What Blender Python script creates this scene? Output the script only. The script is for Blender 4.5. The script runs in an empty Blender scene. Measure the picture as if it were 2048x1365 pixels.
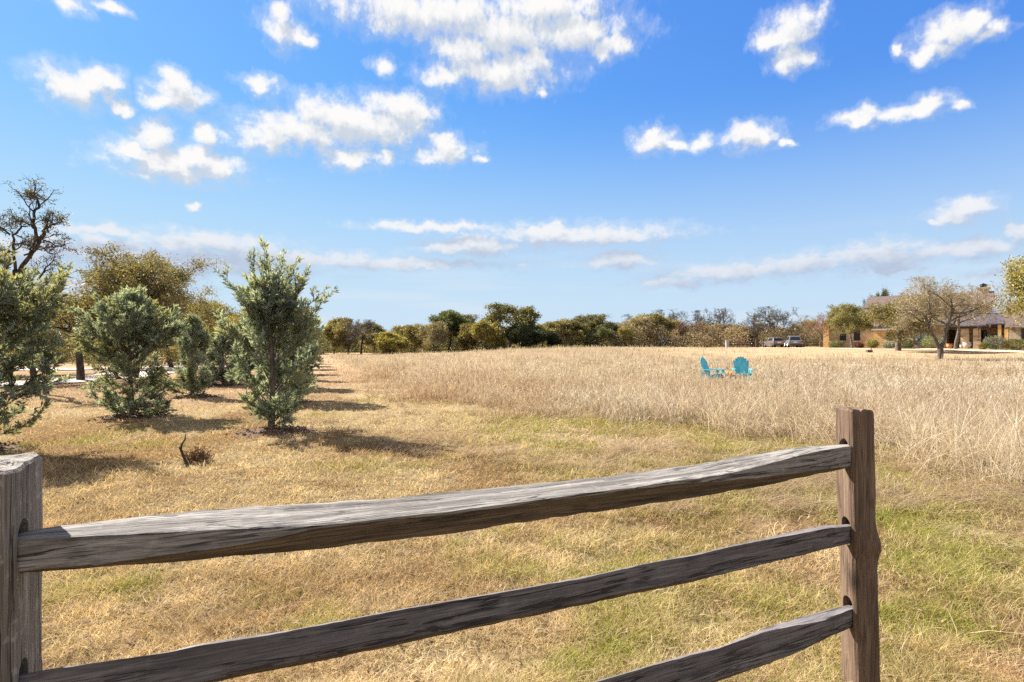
import bpy, bmesh, math
import numpy as np
from mathutils import Vector, Matrix

C = bpy.context.scene.collection
SC = bpy.context.scene
RAD = math.radians
F = 1138.0                       # focal length in photo pixels (2048 wide)
CAMZ = 1.5
HOR = 690.0                      # photo row of the horizon

# ------------------------------------------------------------------ camera
cam_d = bpy.data.cameras.new('camera')
cam = bpy.data.objects.new('camera', cam_d)
C.objects.link(cam)
cam.location = (0, 0, CAMZ)
cam.rotation_euler = (RAD(90.378), 0, 0)
cam_d.lens = 20.0
cam_d.sensor_width = 36.0
cam_d.clip_start = 0.05
cam_d.clip_end = 6000
SC.camera = cam

# ------------------------------------------------------------------ light
SUN_EL = RAD(41)
SUN_AZ = math.atan2(-0.83, 0.56)           # clockwise from +Y
SUN = Vector((math.sin(SUN_AZ) * math.cos(SUN_EL), math.cos(SUN_AZ) * math.cos(SUN_EL), math.sin(SUN_EL)))
sun_d = bpy.data.lights.new('sun', 'SUN')
sun_d.energy = 5.0
sun_d.angle = RAD(0.53)
sun_d.color = (1.0, 0.955, 0.89)
sun = bpy.data.objects.new('sun', sun_d)
C.objects.link(sun)
sun.location = (-30, 20, 40)
sun.rotation_euler = (-SUN).to_track_quat('-Z', 'Y').to_euler()

SC.view_settings.view_transform = 'Standard'
SC.view_settings.look = 'None'
SC.view_settings.gamma = 1.0
SC.view_settings.exposure = 1.5
SC.cycles.use_denoising = False
SKY_STRENGTH = 0.125

# clouds: (centre x, centre y, half width, half height) as seen in the photograph, turned into directions
CLOUDS = [
    (860, 22, 190, 45), (1000, 60, 110, 50), (1140, 62, 100, 42), (1218, 88, 42, 26), (1100, 10, 110, 35), (930, 95, 60, 34),
    (1000, 142, 110, 36), (1062, 122, 42, 30), (885, 155, 42, 20), (1083, 182, 13, 11),
    (565, 58, 34, 34), (556, 18, 25, 20), (600, 76, 24, 14),
    (148, 172, 64, 36), (195, 148, 34, 20), (235, 215, 22, 14),
    (358, 188, 44, 30), (322, 202, 38, 16), (352, 160, 30, 20),
    (525, 170, 33, 19),
    (600, 262, 105, 30), (665, 230, 75, 36), (730, 250, 115, 40), (800, 215, 60, 30), (835, 236, 36, 32), (535, 272, 60, 30),
    (700, 316, 50, 20), (772, 316, 22, 13),
    (886, 302, 50, 22), (878, 284, 28, 18), (962, 316, 18, 8),
    (350, 322, 105, 36), (308, 278, 42, 30), (368, 348, 42, 18), (418, 270, 30, 18), (425, 332, 46, 22), (252, 300, 22, 12),
    (765, 130, 26, 16), (135, 8, 30, 18), (205, 5, 32, 12),
    (1582, 62, 50, 40), (1590, 112, 42, 24), (1612, 30, 24, 20), (1540, 76, 30, 20),
    (1905, 62, 68, 34), (1868, 98, 44, 22), (1948, 32, 36, 24), (1990, 55, 26, 20), (1800, 98, 12, 12),
    (1308, 284, 36, 22), (1345, 292, 26, 11), (1308, 262, 20, 15), (1400, 286, 26, 15),
    (1506, 272, 50, 22), (1502, 252, 28, 15), (1578, 284, 20, 8),
    (1718, 232, 42, 15), (1790, 230, 42, 16), (1845, 214, 42, 16), (1912, 211, 22, 11),
    (1160, 472, 165, 20), (1090, 464, 80, 16), (950, 491, 92, 16), (1240, 521, 62, 17), (865, 456, 105, 10), (376, 408, 18, 6),
    (1930, 424, 62, 19), (1870, 439, 22, 6), (2030, 464, 34, 22),
    (1475, 545, 130, 16), (1620, 527, 95, 18), (1750, 512, 120, 24), (1930, 500, 115, 18), (1775, 537, 62, 11), (1340, 567, 60, 9),
    (200, 458, 100, 9), (210, 492, 120, 20), (410, 486, 130, 20), (330, 522, 260, 24), (580, 516, 190, 17), (820, 527, 190, 10),
    (20, 505, 90, 26), (140, 565, 220, 10), (2030, 545, 90, 10),
]


def pix_dir(px, py):
    x, z = (px - 1024) / F, (HOR - py) / F
    return math.atan2(x, 1.0), math.atan2(z, math.sqrt(1 + x * x))


def N(nt, kind, **kw):
    n = nt.nodes.new(kind)
    for k, v in kw.items():
        setattr(n, k, v)
    return n


def math_node(nt, op, a, b=None, c=None, clamp=False):
    n = N(nt, 'ShaderNodeMath', operation=op, use_clamp=clamp)
    for i, v in enumerate((a, b, c)):
        if v is None:
            continue
        if isinstance(v, (int, float)):
            n.inputs[i].default_value = v
        else:
            nt.links.new(v, n.inputs[i])
    return n.outputs[0]


def vmath(nt, op, a, b=None, c=None):
    n = N(nt, 'ShaderNodeVectorMath', operation=op)
    for i, v in enumerate((a, b, c)):
        if v is None:
            continue
        if isinstance(v, (tuple, list)):
            n.inputs[i].default_value = v
        else:
            nt.links.new(v, n.inputs[i])
    return n.outputs['Value'] if op == 'LENGTH' else n.outputs[0]


def smooth(nt, x, lo, hi, a=0.0, b=1.0):
    n = N(nt, 'ShaderNodeMapRange', interpolation_type='SMOOTHSTEP')
    nt.links.new(x, n.inputs[0])
    n.inputs[1].default_value, n.inputs[2].default_value = lo, hi
    n.inputs[3].default_value, n.inputs[4].default_value = a, b
    return n.outputs[0]


def mixcol(nt, fac, a, b, blend='MIX'):
    n = N(nt, 'ShaderNodeMix', data_type='RGBA', blend_type=blend)
    for s, v in ((n.inputs[0], fac), (n.inputs[6], a), (n.inputs[7], b)):
        if isinstance(v, (int, float)):
            s.default_value = v
        elif isinstance(v, (tuple, list)):
            s.default_value = tuple(v) + ((1.0,) if len(v) == 3 else ())
        else:
            nt.links.new(v, s)
    return n.outputs[2]


def build_world():
    w = bpy.data.worlds.new('World')
    SC.world = w
    w.use_nodes = True
    nt = w.node_tree
    nt.nodes.clear()
    # density of the clouds in a direction (azimuth, elevation)
    g = bpy.data.node_groups.new('cloud_density', 'ShaderNodeTree')
    g.interface.new_socket('P', in_out='INPUT', socket_type='NodeSocketVector')
    g.interface.new_socket('D', in_out='OUTPUT', socket_type='NodeSocketFloat')
    gi, go = N(g, 'NodeGroupInput'), N(g, 'NodeGroupOutput')
    P0 = gi.outputs[0]
    wn = N(g, 'ShaderNodeTexNoise', noise_dimensions='2D')
    wn.inputs['Scale'].default_value = 26
    wn.inputs['Detail'].default_value = 3
    g.links.new(P0, wn.inputs['Vector'])
    P = vmath(g, 'MULTIPLY_ADD', vmath(g, 'SUBTRACT', wn.outputs['Color'], (0.5, 0.5, 0.5)), (0.055, 0.028, 0), P0)
    L = None
    for (cx, cy, rx, ry) in CLOUDS:
        a, e = pix_dir(cx, cy)
        a1, _ = pix_dir(cx + rx, cy)
        _, e1 = pix_dir(cx, cy - ry)
        ia, ie = 0.87 / abs(a1 - a), 0.87 / abs(e1 - e)
        d = vmath(g, 'LENGTH', vmath(g, 'MULTIPLY_ADD', P, (ia, ie, 0), (-a * ia, -e * ie, 0)))
        L = d if L is None else math_node(g, 'SMOOTH_MIN', L, d, 0.25)
    sep = N(g, 'ShaderNodeSeparateXYZ')
    g.links.new(P0, sep.inputs[0])
    wv = math_node(g, 'DIVIDE', -0.9, math_node(g, 'ADD', sep.outputs[1], 0.55))
    cmb = N(g, 'ShaderNodeCombineXYZ')
    g.links.new(sep.outputs[0], cmb.inputs[0])
    g.links.new(wv, cmb.inputs[1])
    fn = N(g, 'ShaderNodeTexNoise', noise_dimensions='2D')
    fn.inputs['Scale'].default_value = 33
    fn.inputs['Detail'].default_value = 7
    fn.inputs['Roughness'].default_value = 0.66
    g.links.new(cmb.outputs[0], fn.inputs['Vector'])
    D = math_node(g, 'SUBTRACT', 1.29, L)
    D = math_node(g, 'ADD', D, math_node(g, 'MULTIPLY', math_node(g, 'SUBTRACT', fn.outputs[0], 0.5), 1.65))
    D = math_node(g, 'MAXIMUM', D, -1.0)
    g.links.new(D, go.inputs[0])

    tc = N(nt, 'ShaderNodeTexCoord')
    s = N(nt, 'ShaderNodeSeparateXYZ')
    nt.links.new(tc.outputs['Generated'], s.inputs[0])
    az = math_node(nt, 'ARCTAN2', s.outputs[0], s.outputs[1])
    el = math_node(nt, 'ARCSINE', s.outputs[2])
    p = N(nt, 'ShaderNodeCombineXYZ')
    nt.links.new(az, p.inputs[0])
    nt.links.new(el, p.inputs[1])
    g1 = N(nt, 'ShaderNodeGroup', node_tree=g)
    nt.links.new(p.outputs[0], g1.inputs[0])
    g2 = N(nt, 'ShaderNodeGroup', node_tree=g)
    nt.links.new(vmath(nt, 'ADD', p.outputs[0], (-0.011, 0.022, 0)), g2.inputs[0])
    D1, D2 = g1.outputs[0], g2.outputs[0]
    alpha = math_node(nt, 'MAXIMUM', smooth(nt, D1, -0.08, 0.92), smooth(nt, D1, -0.38, 0.2, 0.0, 0.20))
    lit = math_node(nt, 'MULTIPLY_ADD', math_node(nt, 'SUBTRACT', D1, D2), 1.35, 0.60, clamp=False)
    core = smooth(nt, D1, 0.45, 1.2, 1.0, 0.66)
    lit = math_node(nt, 'MULTIPLY', lit, core)
    low = smooth(nt, el, 0.10, 0.26)
    lit = math_node(nt, 'MULTIPLY', lit, math_node(nt, 'MULTIPLY_ADD', low, 0.5, 0.5))
    k = 1.0 / SKY_STRENGTH
    shade = mixcol(nt, low, (0.165 * k, 0.19 * k, 0.245 * k), (0.225 * k, 0.245 * k, 0.275 * k))
    white = mixcol(nt, low, (0.285 * k, 0.292 * k, 0.312 * k), (0.348 * k, 0.345 * k, 0.341 * k))
    ccol = mixcol(nt, smooth(nt, lit, 0.12, 1.12), shade, white)
    sky = N(nt, 'ShaderNodeTexSky', sky_type='NISHITA')
    sky.sun_disc = False
    sky.sun_elevation = SUN_EL
    sky.sun_rotation = SUN_AZ
    sky.air_density = 1.0
    sky.dust_density = 0.2
    sky.ozone_density = 2.0
    # film-like roll-off of the sky's own brightness, channel by channel
    ssp = N(nt, 'ShaderNodeSeparateColor')
    nt.links.new(sky.outputs[0], ssp.inputs[0])
    scm = N(nt, 'ShaderNodeCombineColor')
    for i, (a_, top) in enumerate(((0.098, 0.31), (0.188, 0.335), (0.45, 0.375))):
        e_ = math_node(nt, 'POWER', 2.71828, math_node(nt, 'MULTIPLY', ssp.outputs[i], -a_))
        nt.links.new(math_node(nt, 'MULTIPLY', math_node(nt, 'SUBTRACT', 1.0, e_), top * k), scm.inputs[i])
    skyc = scm.outputs[0]
    # thin streaky haze low over the horizon
    hv = vmath(nt, 'MULTIPLY', p.outputs[0], (2.2, 26, 1))
    hn = N(nt, 'ShaderNodeTexNoise', noise_dimensions='2D')
    hn.inputs['Scale'].default_value = 1.6
    hn.inputs['Detail'].default_value = 5
    nt.links.new(hv, hn.inputs['Vector'])
    pale = smooth(nt, el, 0.42, 0.0, 0, 0.90)
    skyc = mixcol(nt, pale, skyc, (0.222 * k, 0.275 * k, 0.322 * k))
    thin = math_node(nt, 'MULTIPLY', smooth(nt, hn.outputs[0], 0.46, 0.72), smooth(nt, el, 0.22, 0.03, 0, 0.5))
    skyc = mixcol(nt, thin, skyc, (0.26 * k, 0.29 * k, 0.325 * k))
    # unseen broken cloud overhead and behind the viewer, added as neutral fill light
    bn = N(nt, 'ShaderNodeTexNoise')
    bn.inputs['Scale'].default_value = 3.2
    bn.inputs['Detail'].default_value = 4
    nt.links.new(tc.outputs['Generated'], bn.inputs['Vector'])
    where = math_node(nt, 'MAXIMUM', smooth(nt, el, 0.70, 0.95), math_node(nt, 'MULTIPLY', smooth(nt, math_node(nt, 'ABSOLUTE', az), 1.1, 1.5), smooth(nt, el, 0.05, 0.15)))
    back = math_node(nt, 'MULTIPLY', smooth(nt, bn.outputs[0], 0.36, 0.52), where)
    skyc = mixcol(nt, back, skyc, (0.275 * k, 0.26 * k, 0.25 * k))
    alpha = math_node(nt, 'MULTIPLY', alpha, math_node(nt, 'MULTIPLY_ADD', low, 0.18, 0.82))
    col = mixcol(nt, alpha, skyc, ccol)
    bg = N(nt, 'ShaderNodeBackground')
    bg.inputs['Strength'].default_value = SKY_STRENGTH
    nt.links.new(col, bg.inputs[0])
    out = N(nt, 'ShaderNodeOutputWorld')
    nt.links.new(bg.outputs[0], out.inputs[0])
    w.cycles.sampling_method = 'MANUAL'
    w.cycles.sample_map_resolution = 256


build_world()

# ------------------------------------------------------------------ helpers
RNG = np.random.default_rng(7)


def S(t):
    t = np.clip(t, 0, 1)
    return t * t * (3 - 2 * t)


def H(x, y):
    """height of the ground"""
    x, y = np.asarray(x, float), np.asarray(y, float)
    rise = S((y - 22) / 53) * (1 - S((x - 6) / 14)) + S((y - 40) / 37) * S((x - 6) / 14)
    h = 1.05 * rise * S((x + 20) / 30)
    return h + 0.018 * np.sin(x * 0.9 + 1.3) * np.sin(y * 0.7) + 0.010 * np.sin(x * 2.3 + y * 1.7)


def G(px, py):
    """flat-ground point seen at a photo pixel"""
    y = CAMZ * F / (py - HOR)
    return ((px - 1024) * y / F, y)


def at(px, y):
    return (px - 1024) * y / F


_lat = np.random.default_rng(99).random((256, 256))


def vnoise(x, y):
    xi, yi = np.floor(x).astype(int), np.floor(y).astype(int)
    fx, fy = x - xi, y - yi
    fx, fy = fx * fx * (3 - 2 * fx), fy * fy * (3 - 2 * fy)
    a, b = _lat[xi % 256, yi % 256], _lat[(xi + 1) % 256, yi % 256]
    c, d = _lat[xi % 256, (yi + 1) % 256], _lat[(xi + 1) % 256, (yi + 1) % 256]
    return (a * (1 - fx) + b * fx) * (1 - fy) + (c * (1 - fx) + d * fx) * fy


def fbm(x, y, s=1.0, o=4):
    v, a, t = 0, 0.5, 0
    x, y = np.asarray(x) * s, np.asarray(y) * s
    for i in range(o):
        v = v + a * vnoise(x + 17.3 * i, y + 5.1 * i)
        t += a
        a *= 0.5
        x, y = x * 2.03, y * 2.03
    return v / t


def mesh_np(name, v, f, mats, col=None, mi=None, smooth_=False):
    """v: (n,3); f: list of index arrays (m,k)"""
    me = bpy.data.meshes.new(name)
    fs = f if isinstance(f, list) else [f]
    fs = [np.asarray(a, np.int32) for a in fs if len(a)]
    v = np.asarray(v, np.float32)
    me.vertices.add(len(v))
    me.vertices.foreach_set('co', v.ravel())
    loops = np.concatenate([a.ravel() for a in fs])
    tot = np.concatenate([np.full(len(a), a.shape[1], np.int32) for a in fs])
    me.loops.add(len(loops))
    me.loops.foreach_set('vertex_index', loops)
    me.polygons.add(len(tot))
    me.polygons.foreach_set('loop_start', np.concatenate([[0], np.cumsum(tot)[:-1]]).astype(np.int32))
    if mi is not None:
        me.polygons.foreach_set('material_index', np.asarray(mi, np.int32))
    me.polygons.foreach_set('use_smooth', np.full(len(tot), smooth_, bool))
    me.update(calc_edges=True)
    if col is not None:
        at_ = me.attributes.new('col', 'FLOAT_COLOR', 'POINT')
        c4 = np.ones((len(v), 4), np.float32)
        c4[:, :3] = np.clip(col, 0, 1)
        at_.data.foreach_set('color', c4.ravel())
    for m in (mats if isinstance(mats, (list, tuple)) else [mats]):
        me.materials.append(m)
    return me


def link(name, me, parent=None):
    o = bpy.data.objects.new(name, me)
    C.objects.link(o)
    if parent is not None:
        o.parent = parent
    return o


def tag(o, label=None, cat=None, group=None, kind=None):
    if label:
        o['label'] = label
    if cat:
        o['category'] = cat
    if group:
        o['group'] = group
    if kind:
        o['kind'] = kind
    return o


def thing(name, label, cat, loc=(0, 0, 0), rz=0, group=None):
    o = bpy.data.objects.new(name, None)
    o.empty_display_size = 0.2
    C.objects.link(o)
    o.location = loc
    o.rotation_euler = (0, 0, rz)
    return tag(o, label, cat, group)


def copy_tree(src, label, loc, rz=0, scale=(1, 1, 1), group=None):
    def rec(o, parent):
        c = o.copy()
        C.objects.link(c)
        c.parent = parent
        for ch in o.children:
            rec(ch, c)
        return c
    c = rec(src, None)
    c.location, c.rotation_euler, c.scale = loc, (0, 0, rz), scale
    c['label'] = label
    if group:
        c['group'] = group
    elif 'group' in c:
        del c['group']
    return c


class MB:
    """collects simple solids into one mesh"""
    def __init__(self):
        self.v, self.q, self.m = [], [], []
        self.n = 0

    def add(self, verts, faces, m=0):
        self.v.extend([tuple(p) for p in verts])
        for fc in faces:
            self.q.append([i + self.n for i in fc])
            self.m.append(m)
        self.n += len(verts)
        return self

    def box(self, x0, x1, y0, y1, z0, z1, m=0, M=None):
        p = [Vector(c) for c in ((x0, y0, z0), (x1, y0, z0), (x1, y1, z0), (x0, y1, z0),
                                 (x0, y0, z1), (x1, y0, z1), (x1, y1, z1), (x0, y1, z1))]
        if M is not None:
            p = [M @ c for c in p]
        return self.add(p, [(0, 3, 2, 1), (4, 5, 6, 7), (0, 1, 5, 4), (1, 2, 6, 5), (2, 3, 7, 6), (3, 0, 4, 7)], m)

    def bar(self, a, b, w, t, m=0, up=(0, 0, 1)):
        a, b = Vector(a), Vector(b)
        d = (b - a)
        L = d.length
        d.normalize()
        s = d.cross(Vector(up))
        if s.length < 1e-4:
            s = Vector((1, 0, 0))
        s.normalize()
        u = s.cross(d)
        M = Matrix((s, d, u)).transposed().to_4x4()
        M.translation = a
        return self.box(-w / 2, w / 2, 0, L, -t / 2, t / 2, m, M)

    def cyl(self, a, b, r0, r1=None, n=10, m=0):
        r1 = r0 if r1 is None else r1
        a, b = Vector(a), Vector(b)
        d = (b - a).normalized()
        s = d.cross(Vector((0, 0, 1)))
        if s.length < 1e-3:
            s = Vector((1, 0, 0))
        s.normalize()
        u = d.cross(s)
        ps = []
        for c, r in ((a, r0), (b, r1)):
            for i in range(n):
                t = 2 * math.pi * i / n
                ps.append(c + s * (r * math.cos(t)) + u * (r * math.sin(t)))
        fs = [(i, (i + 1) % n, n + (i + 1) % n, n + i) for i in range(n)]
        fs += [tuple(range(n - 1, -1, -1)), tuple(range(n, 2 * n))]
        return self.add(ps, fs, m)

    def prism(self, prof, y0, y1, axis='y', m=0):
        """extrude a profile of (u, z) along an axis"""
        n = len(prof)
        if axis == 'y':
            ps = [(u, y0, z) for u, z in prof] + [(u, y1, z) for u, z in prof]
        else:
            ps = [(y0, u, z) for u, z in prof] + [(y1, u, z) for u, z in prof]
        fs = [(i, (i + 1) % n, n + (i + 1) % n, n + i) for i in range(n)]
        fs += [tuple(range(n - 1, -1, -1)), tuple(range(n, 2 * n))]
        return self.add(ps, fs, m)

    def lathe(self, prof, n=14, c=(0, 0), m=0):
        ps, fs = [], []
        for r, z in prof:
            for i in range(n):
                t = 2 * math.pi * i / n
                ps.append((c[0] + r * math.cos(t), c[1] + r * math.sin(t), z))
        for j in range(len(prof) - 1):
            for i in range(n):
                fs.append((j * n + i, j * n + (i + 1) % n, (j + 1) * n + (i + 1) % n, (j + 1) * n + i))
        fs.append(tuple(range(n - 1, -1, -1)))
        fs.append(tuple((len(prof) - 1) * n + i for i in range(n)))
        return self.add(ps, fs, m)

    def build(self, name, mats, parent=None, smooth_=False, bevel=0):
        me = bpy.data.meshes.new(name)
        me.from_pydata([tuple(p) for p in self.v], [], self.q)
        bm = bmesh.new()
        bm.from_mesh(me)
        bmesh.ops.recalc_face_normals(bm, faces=bm.faces)
        for fc, m in zip(bm.faces, self.m):
            fc.material_index = m
            fc.smooth = smooth_
        if bevel:
            bmesh.ops.bevel(bm, geom=list(bm.edges), offset=bevel, segments=2, affect='EDGES', profile=0.5)
        bm.to_mesh(me)
        bm.free()
        for m in (mats if isinstance(mats, (list, tuple)) else [mats]):
            me.materials.append(m)
        return link(name, me, parent)


# ------------------------------------------------------------------ materials
def new_mat(name):
    m = bpy.data.materials.new(name)
    m.use_nodes = True
    nt = m.node_tree
    nt.nodes.clear()
    return m, nt, N(nt, 'ShaderNodeOutputMaterial')


def mat_col(name, transl=0.3, vary=0.12, gloss=0.0, tcol=(1.15, 1.1, 0.6)):
    """thin leaf or blade coloured by its own attribute"""
    m, nt, out = new_mat(name)
    a = N(nt, 'ShaderNodeAttribute', attribute_name='col')
    oi = N(nt, 'ShaderNodeObjectInfo')
    v = math_node(nt, 'MULTIPLY_ADD', oi.outputs['Random'], 2 * vary, 1 - vary)
    c = vmath(nt, 'SCALE', a.outputs['Color'])
    nt.links.new(v, c.node.inputs['Scale'])
    d = N(nt, 'ShaderNodeBsdfDiffuse')
    nt.links.new(c, d.inputs[0])
    t = N(nt, 'ShaderNodeBsdfTranslucent')
    nt.links.new(mixcol(nt, 1.0, c, tcol, 'MULTIPLY'), t.inputs[0])
    mx = N(nt, 'ShaderNodeMixShader')
    mx.inputs[0].default_value = transl
    nt.links.new(d.outputs[0], mx.inputs[1])
    nt.links.new(t.outputs[0], mx.inputs[2])
    last = mx
    if gloss:
        gl = N(nt, 'ShaderNodeBsdfGlossy')
        gl.inputs['Roughness'].default_value = 0.45
        mg = N(nt, 'ShaderNodeMixShader')
        mg.inputs[0].default_value = gloss
        nt.links.new(mx.outputs[0], mg.inputs[1])
        nt.links.new(gl.outputs[0], mg.inputs[2])
        last = mg
    nt.links.new(last.outputs[0], out.inputs[0])
    return m


def mat_noise(name, c1, c2, scale=8, rough=0.85, bump=0.3, stretch=(1, 1, 1), detail=6, spec=0.2, metallic=0, dist=0.02):
    m, nt, out = new_mat(name)
    tc = N(nt, 'ShaderNodeTexCoord')
    mp = vmath(nt, 'MULTIPLY', tc.outputs['Object'], stretch)
    n = N(nt, 'ShaderNodeTexNoise')
    n.inputs['Scale'].default_value = scale
    n.inputs['Detail'].default_value = detail
    n.inputs['Roughness'].default_value = 0.65
    nt.links.new(mp, n.inputs['Vector'])
    c = mixcol(nt, smooth(nt, n.outputs[0], 0.32, 0.68), c1, c2)
    b = N(nt, 'ShaderNodeBsdfPrincipled')
    nt.links.new(c, b.inputs['Base Color'])
    b.inputs['Roughness'].default_value = rough
    b.inputs['Specular IOR Level'].default_value = spec
    b.inputs['Metallic'].default_value = metallic
    if bump:
        bp = N(nt, 'ShaderNodeBump')
        bp.inputs['Strength'].default_value = bump
        bp.inputs['Distance'].default_value = dist
        nt.links.new(n.outputs[0], bp.inputs['Height'])
        nt.links.new(bp.outputs[0], b.inputs['Normal'])
    nt.links.new(b.outputs[0], out.inputs[0])
    return m


def mat_wood(name, dark, mid, light, axis='x', crack=1.0, lichen=0.0, offs=0.0):
    """weathered split timber: grain, checks and knots running along one axis"""
    m, nt, out = new_mat(name)
    tc = N(nt, 'ShaderNodeTexCoord')
    st = {'x': (0.045, 1, 1), 'z': (1, 1, 0.045)}[axis]
    p0 = vmath(nt, 'ADD', tc.outputs['Object'], (offs, offs * 0.7, offs * 1.3))
    wob = N(nt, 'ShaderNodeTexNoise')
    wob.inputs['Scale'].default_value = 5
    wob.inputs['Detail'].default_value = 2
    nt.links.new(p0, wob.inputs['Vector'])
    pw = vmath(nt, 'MULTIPLY_ADD', vmath(nt, 'SUBTRACT', wob.outputs['Color'], (0.5, 0.5, 0.5)), (0.006, 0.006, 0.006), p0)
    p = vmath(nt, 'MULTIPLY', pw, st)

    def noise(sc, det, vec, rough=0.6):
        n = N(nt, 'ShaderNodeTexNoise')
        n.inputs['Scale'].default_value = sc
        n.inputs['Detail'].default_value = det
        n.inputs['Roughness'].default_value = rough
        nt.links.new(vec, n.inputs['Vector'])
        return n.outputs[0]
    fine = noise(260, 4, vmath(nt, 'MULTIPLY', pw, tuple(0.018 if q < 1 else 1.0 for q in st)))
    grain = noise(48, 6, p)
    patch = noise(9, 4, vmath(nt, 'MULTIPLY', p0, tuple(0.35 if s < 1 else 1 for s in st)))
    cr1 = math_node(nt, 'ABSOLUTE', math_node(nt, 'SUBTRACT', noise(14, 4, p, 0.5), 0.5))
    cr2 = math_node(nt, 'ABSOLUTE', math_node(nt, 'SUBTRACT', noise(34, 3, p, 0.5), 0.47))
    gate = smooth(nt, noise(6, 2, p0), 0.45, 0.6)
    crack1 = math_node(nt, 'MULTIPLY', smooth(nt, cr1, 0.0, 0.013, 1.0, 0.0), smooth(nt, noise(4, 2, p0), 0.42, 0.54))
    crack2 = math_node(nt, 'MULTIPLY', smooth(nt, cr2, 0.0, 0.02, 1.0, 0.0), gate)
    cr = math_node(nt, 'MULTIPLY', math_node(nt, 'MAXIMUM', crack1, crack2), crack)
    c = mixcol(nt, smooth(nt, grain, 0.33, 0.67), dark, light)
    c = mixcol(nt, smooth(nt, patch, 0.35, 0.65, 0.15, 0.75), c, mid)
    c = mixcol(nt, smooth(nt, fine, 0.44, 0.58, 0.0, 0.5), c, tuple(0.5 * x for x in dark))
    if lichen:
        li = math_node(nt, 'MULTIPLY', smooth(nt, noise(26, 4, p0), 0.55, 0.66), lichen)
        c = mixcol(nt, li, c, (0.36, 0.36, 0.30))
    vk = N(nt, 'ShaderNodeTexVoronoi')
    vk.inputs['Scale'].default_value = 5.0
    nt.links.new(vmath(nt, 'MULTIPLY', pw, tuple(0.45 if s < 1 else 1.0 for s in st)), vk.inputs['Vector'])
    knot = smooth(nt, vk.outputs['Distance'], 0.05, 0.16, 0.75, 0.0)
    c = mixcol(nt, knot, c, tuple(0.35 * x for x in dark))
    c = mixcol(nt, math_node(nt, 'MULTIPLY', cr, 0.8), c, (0.02, 0.017, 0.015))
    b = N(nt, 'ShaderNodeBsdfPrincipled')
    nt.links.new(c, b.inputs['Base Color'])
    b.inputs['Roughness'].default_value = 0.82
    b.inputs['Specular IOR Level'].default_value = 0.25
    hgt = math_node(nt, 'ADD', math_node(nt, 'MULTIPLY', grain, 0.6), math_node(nt, 'MULTIPLY', fine, 0.35))
    hgt = math_node(nt, 'SUBTRACT', hgt, math_node(nt, 'MULTIPLY', cr, 0.9))
    bp = N(nt, 'ShaderNodeBump')
    bp.inputs['Strength'].default_value = 1.0
    bp.inputs['Distance'].default_value = 0.006
    nt.links.new(hgt, bp.inputs['Height'])
    nt.links.new(bp.outputs[0], b.inputs['Normal'])
    nt.links.new(b.outputs[0], out.inputs[0])
    return m


def mat_plain(name, col, rough=0.5, spec=0.4, metallic=0.0, emit=None, es=0.0, coat=0.0):
    m = mat_noise(name, tuple(0.9 * x for x in col), tuple(min(1, 1.08 * x) for x in col), 6, rough, 0.0, spec=spec, metallic=metallic)
    b = [n for n in m.node_tree.nodes if n.type == 'BSDF_PRINCIPLED'][0]
    if emit:
        b.inputs['Emission Color'].default_value = tuple(emit) + (1,)
        b.inputs['Emission Strength'].default_value = es
    b.inputs['Coat Weight'].default_value = coat
    return m


def mat_stone(name):
    m, nt, out = new_mat(name)
    tc = N(nt, 'ShaderNodeTexCoord')
    v = N(nt, 'ShaderNodeTexVoronoi')
    v.inputs['Scale'].default_value = 1.6
    nt.links.new(vmath(nt, 'MULTIPLY', tc.outputs['Object'], (1.0, 1.0, 1.9)), v.inputs['Vector'])
    n = N(nt, 'ShaderNodeTexNoise')
    n.inputs['Scale'].default_value = 9
    nt.links.new(tc.outputs['Object'], n.inputs['Vector'])
    sp = N(nt, 'ShaderNodeSeparateColor')
    nt.links.new(v.outputs['Color'], sp.inputs[0])
    c = mixcol(nt, sp.outputs[0], (0.46, 0.33, 0.20), (0.68, 0.54, 0.37))
    c = mixcol(nt, smooth(nt, sp.outputs[1], 0.6, 0.9, 0, 0.7), c, (0.40, 0.22, 0.11))
    c = mixcol(nt, smooth(nt, n.outputs[0], 0.4, 0.7, 0, 0.4), c, (0.22, 0.17, 0.13))
    c = mixcol(nt, smooth(nt, v.outputs['Distance'], 0.55, 0.75, 0, 0.5), c, (0.45, 0.42, 0.38))
    b = N(nt, 'ShaderNodeBsdfPrincipled')
    b.inputs['Roughness'].default_value = 0.9
    nt.links.new(c, b.inputs['Base Color'])
    nt.links.new(b.outputs[0], out.inputs[0])
    return m


M = {}
M['grass'] = mat_col('dry_grass', 0.35, 0.0, tcol=(1.1, 1.0, 0.7))
M['meadow'] = mat_col('meadow_straw', 0.35, 0.0, tcol=(1.1, 1.02, 0.8))
M['cypress'] = mat_col('cypress_foliage', 0.45, 0.10, tcol=(1.25, 1.15, 0.6))
M['leaf'] = mat_col('oak_leaves', 0.36, 0.12, gloss=0.03, tcol=(1.3, 1.15, 0.4))
M['twig'] = mat_col('bare_twigs', 0.0, 0.12)
M['bark'] = mat_noise('bark', (0.06, 0.045, 0.035), (0.20, 0.165, 0.13), 14, 0.9, 0.6, (1, 1, 0.25))
M['bark_dark'] = mat_noise('dark_bark', (0.025, 0.02, 0.018), (0.10, 0.08, 0.065), 12, 0.9, 0.6, (1, 1, 0.3))
M['dirt'] = mat_noise('mulch_dirt', (0.045, 0.026, 0.016), (0.17, 0.10, 0.06), 22, 0.95, 0.5)
M['gravel'] = mat_noise('pale_gravel', (0.42, 0.34, 0.28), (0.60, 0.50, 0.43), 6, 0.95, 0.3)
M['drive'] = mat_noise('tan_gravel', (0.50, 0.38, 0.24), (0.66, 0.52, 0.36), 3, 0.95, 0.3)


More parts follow.
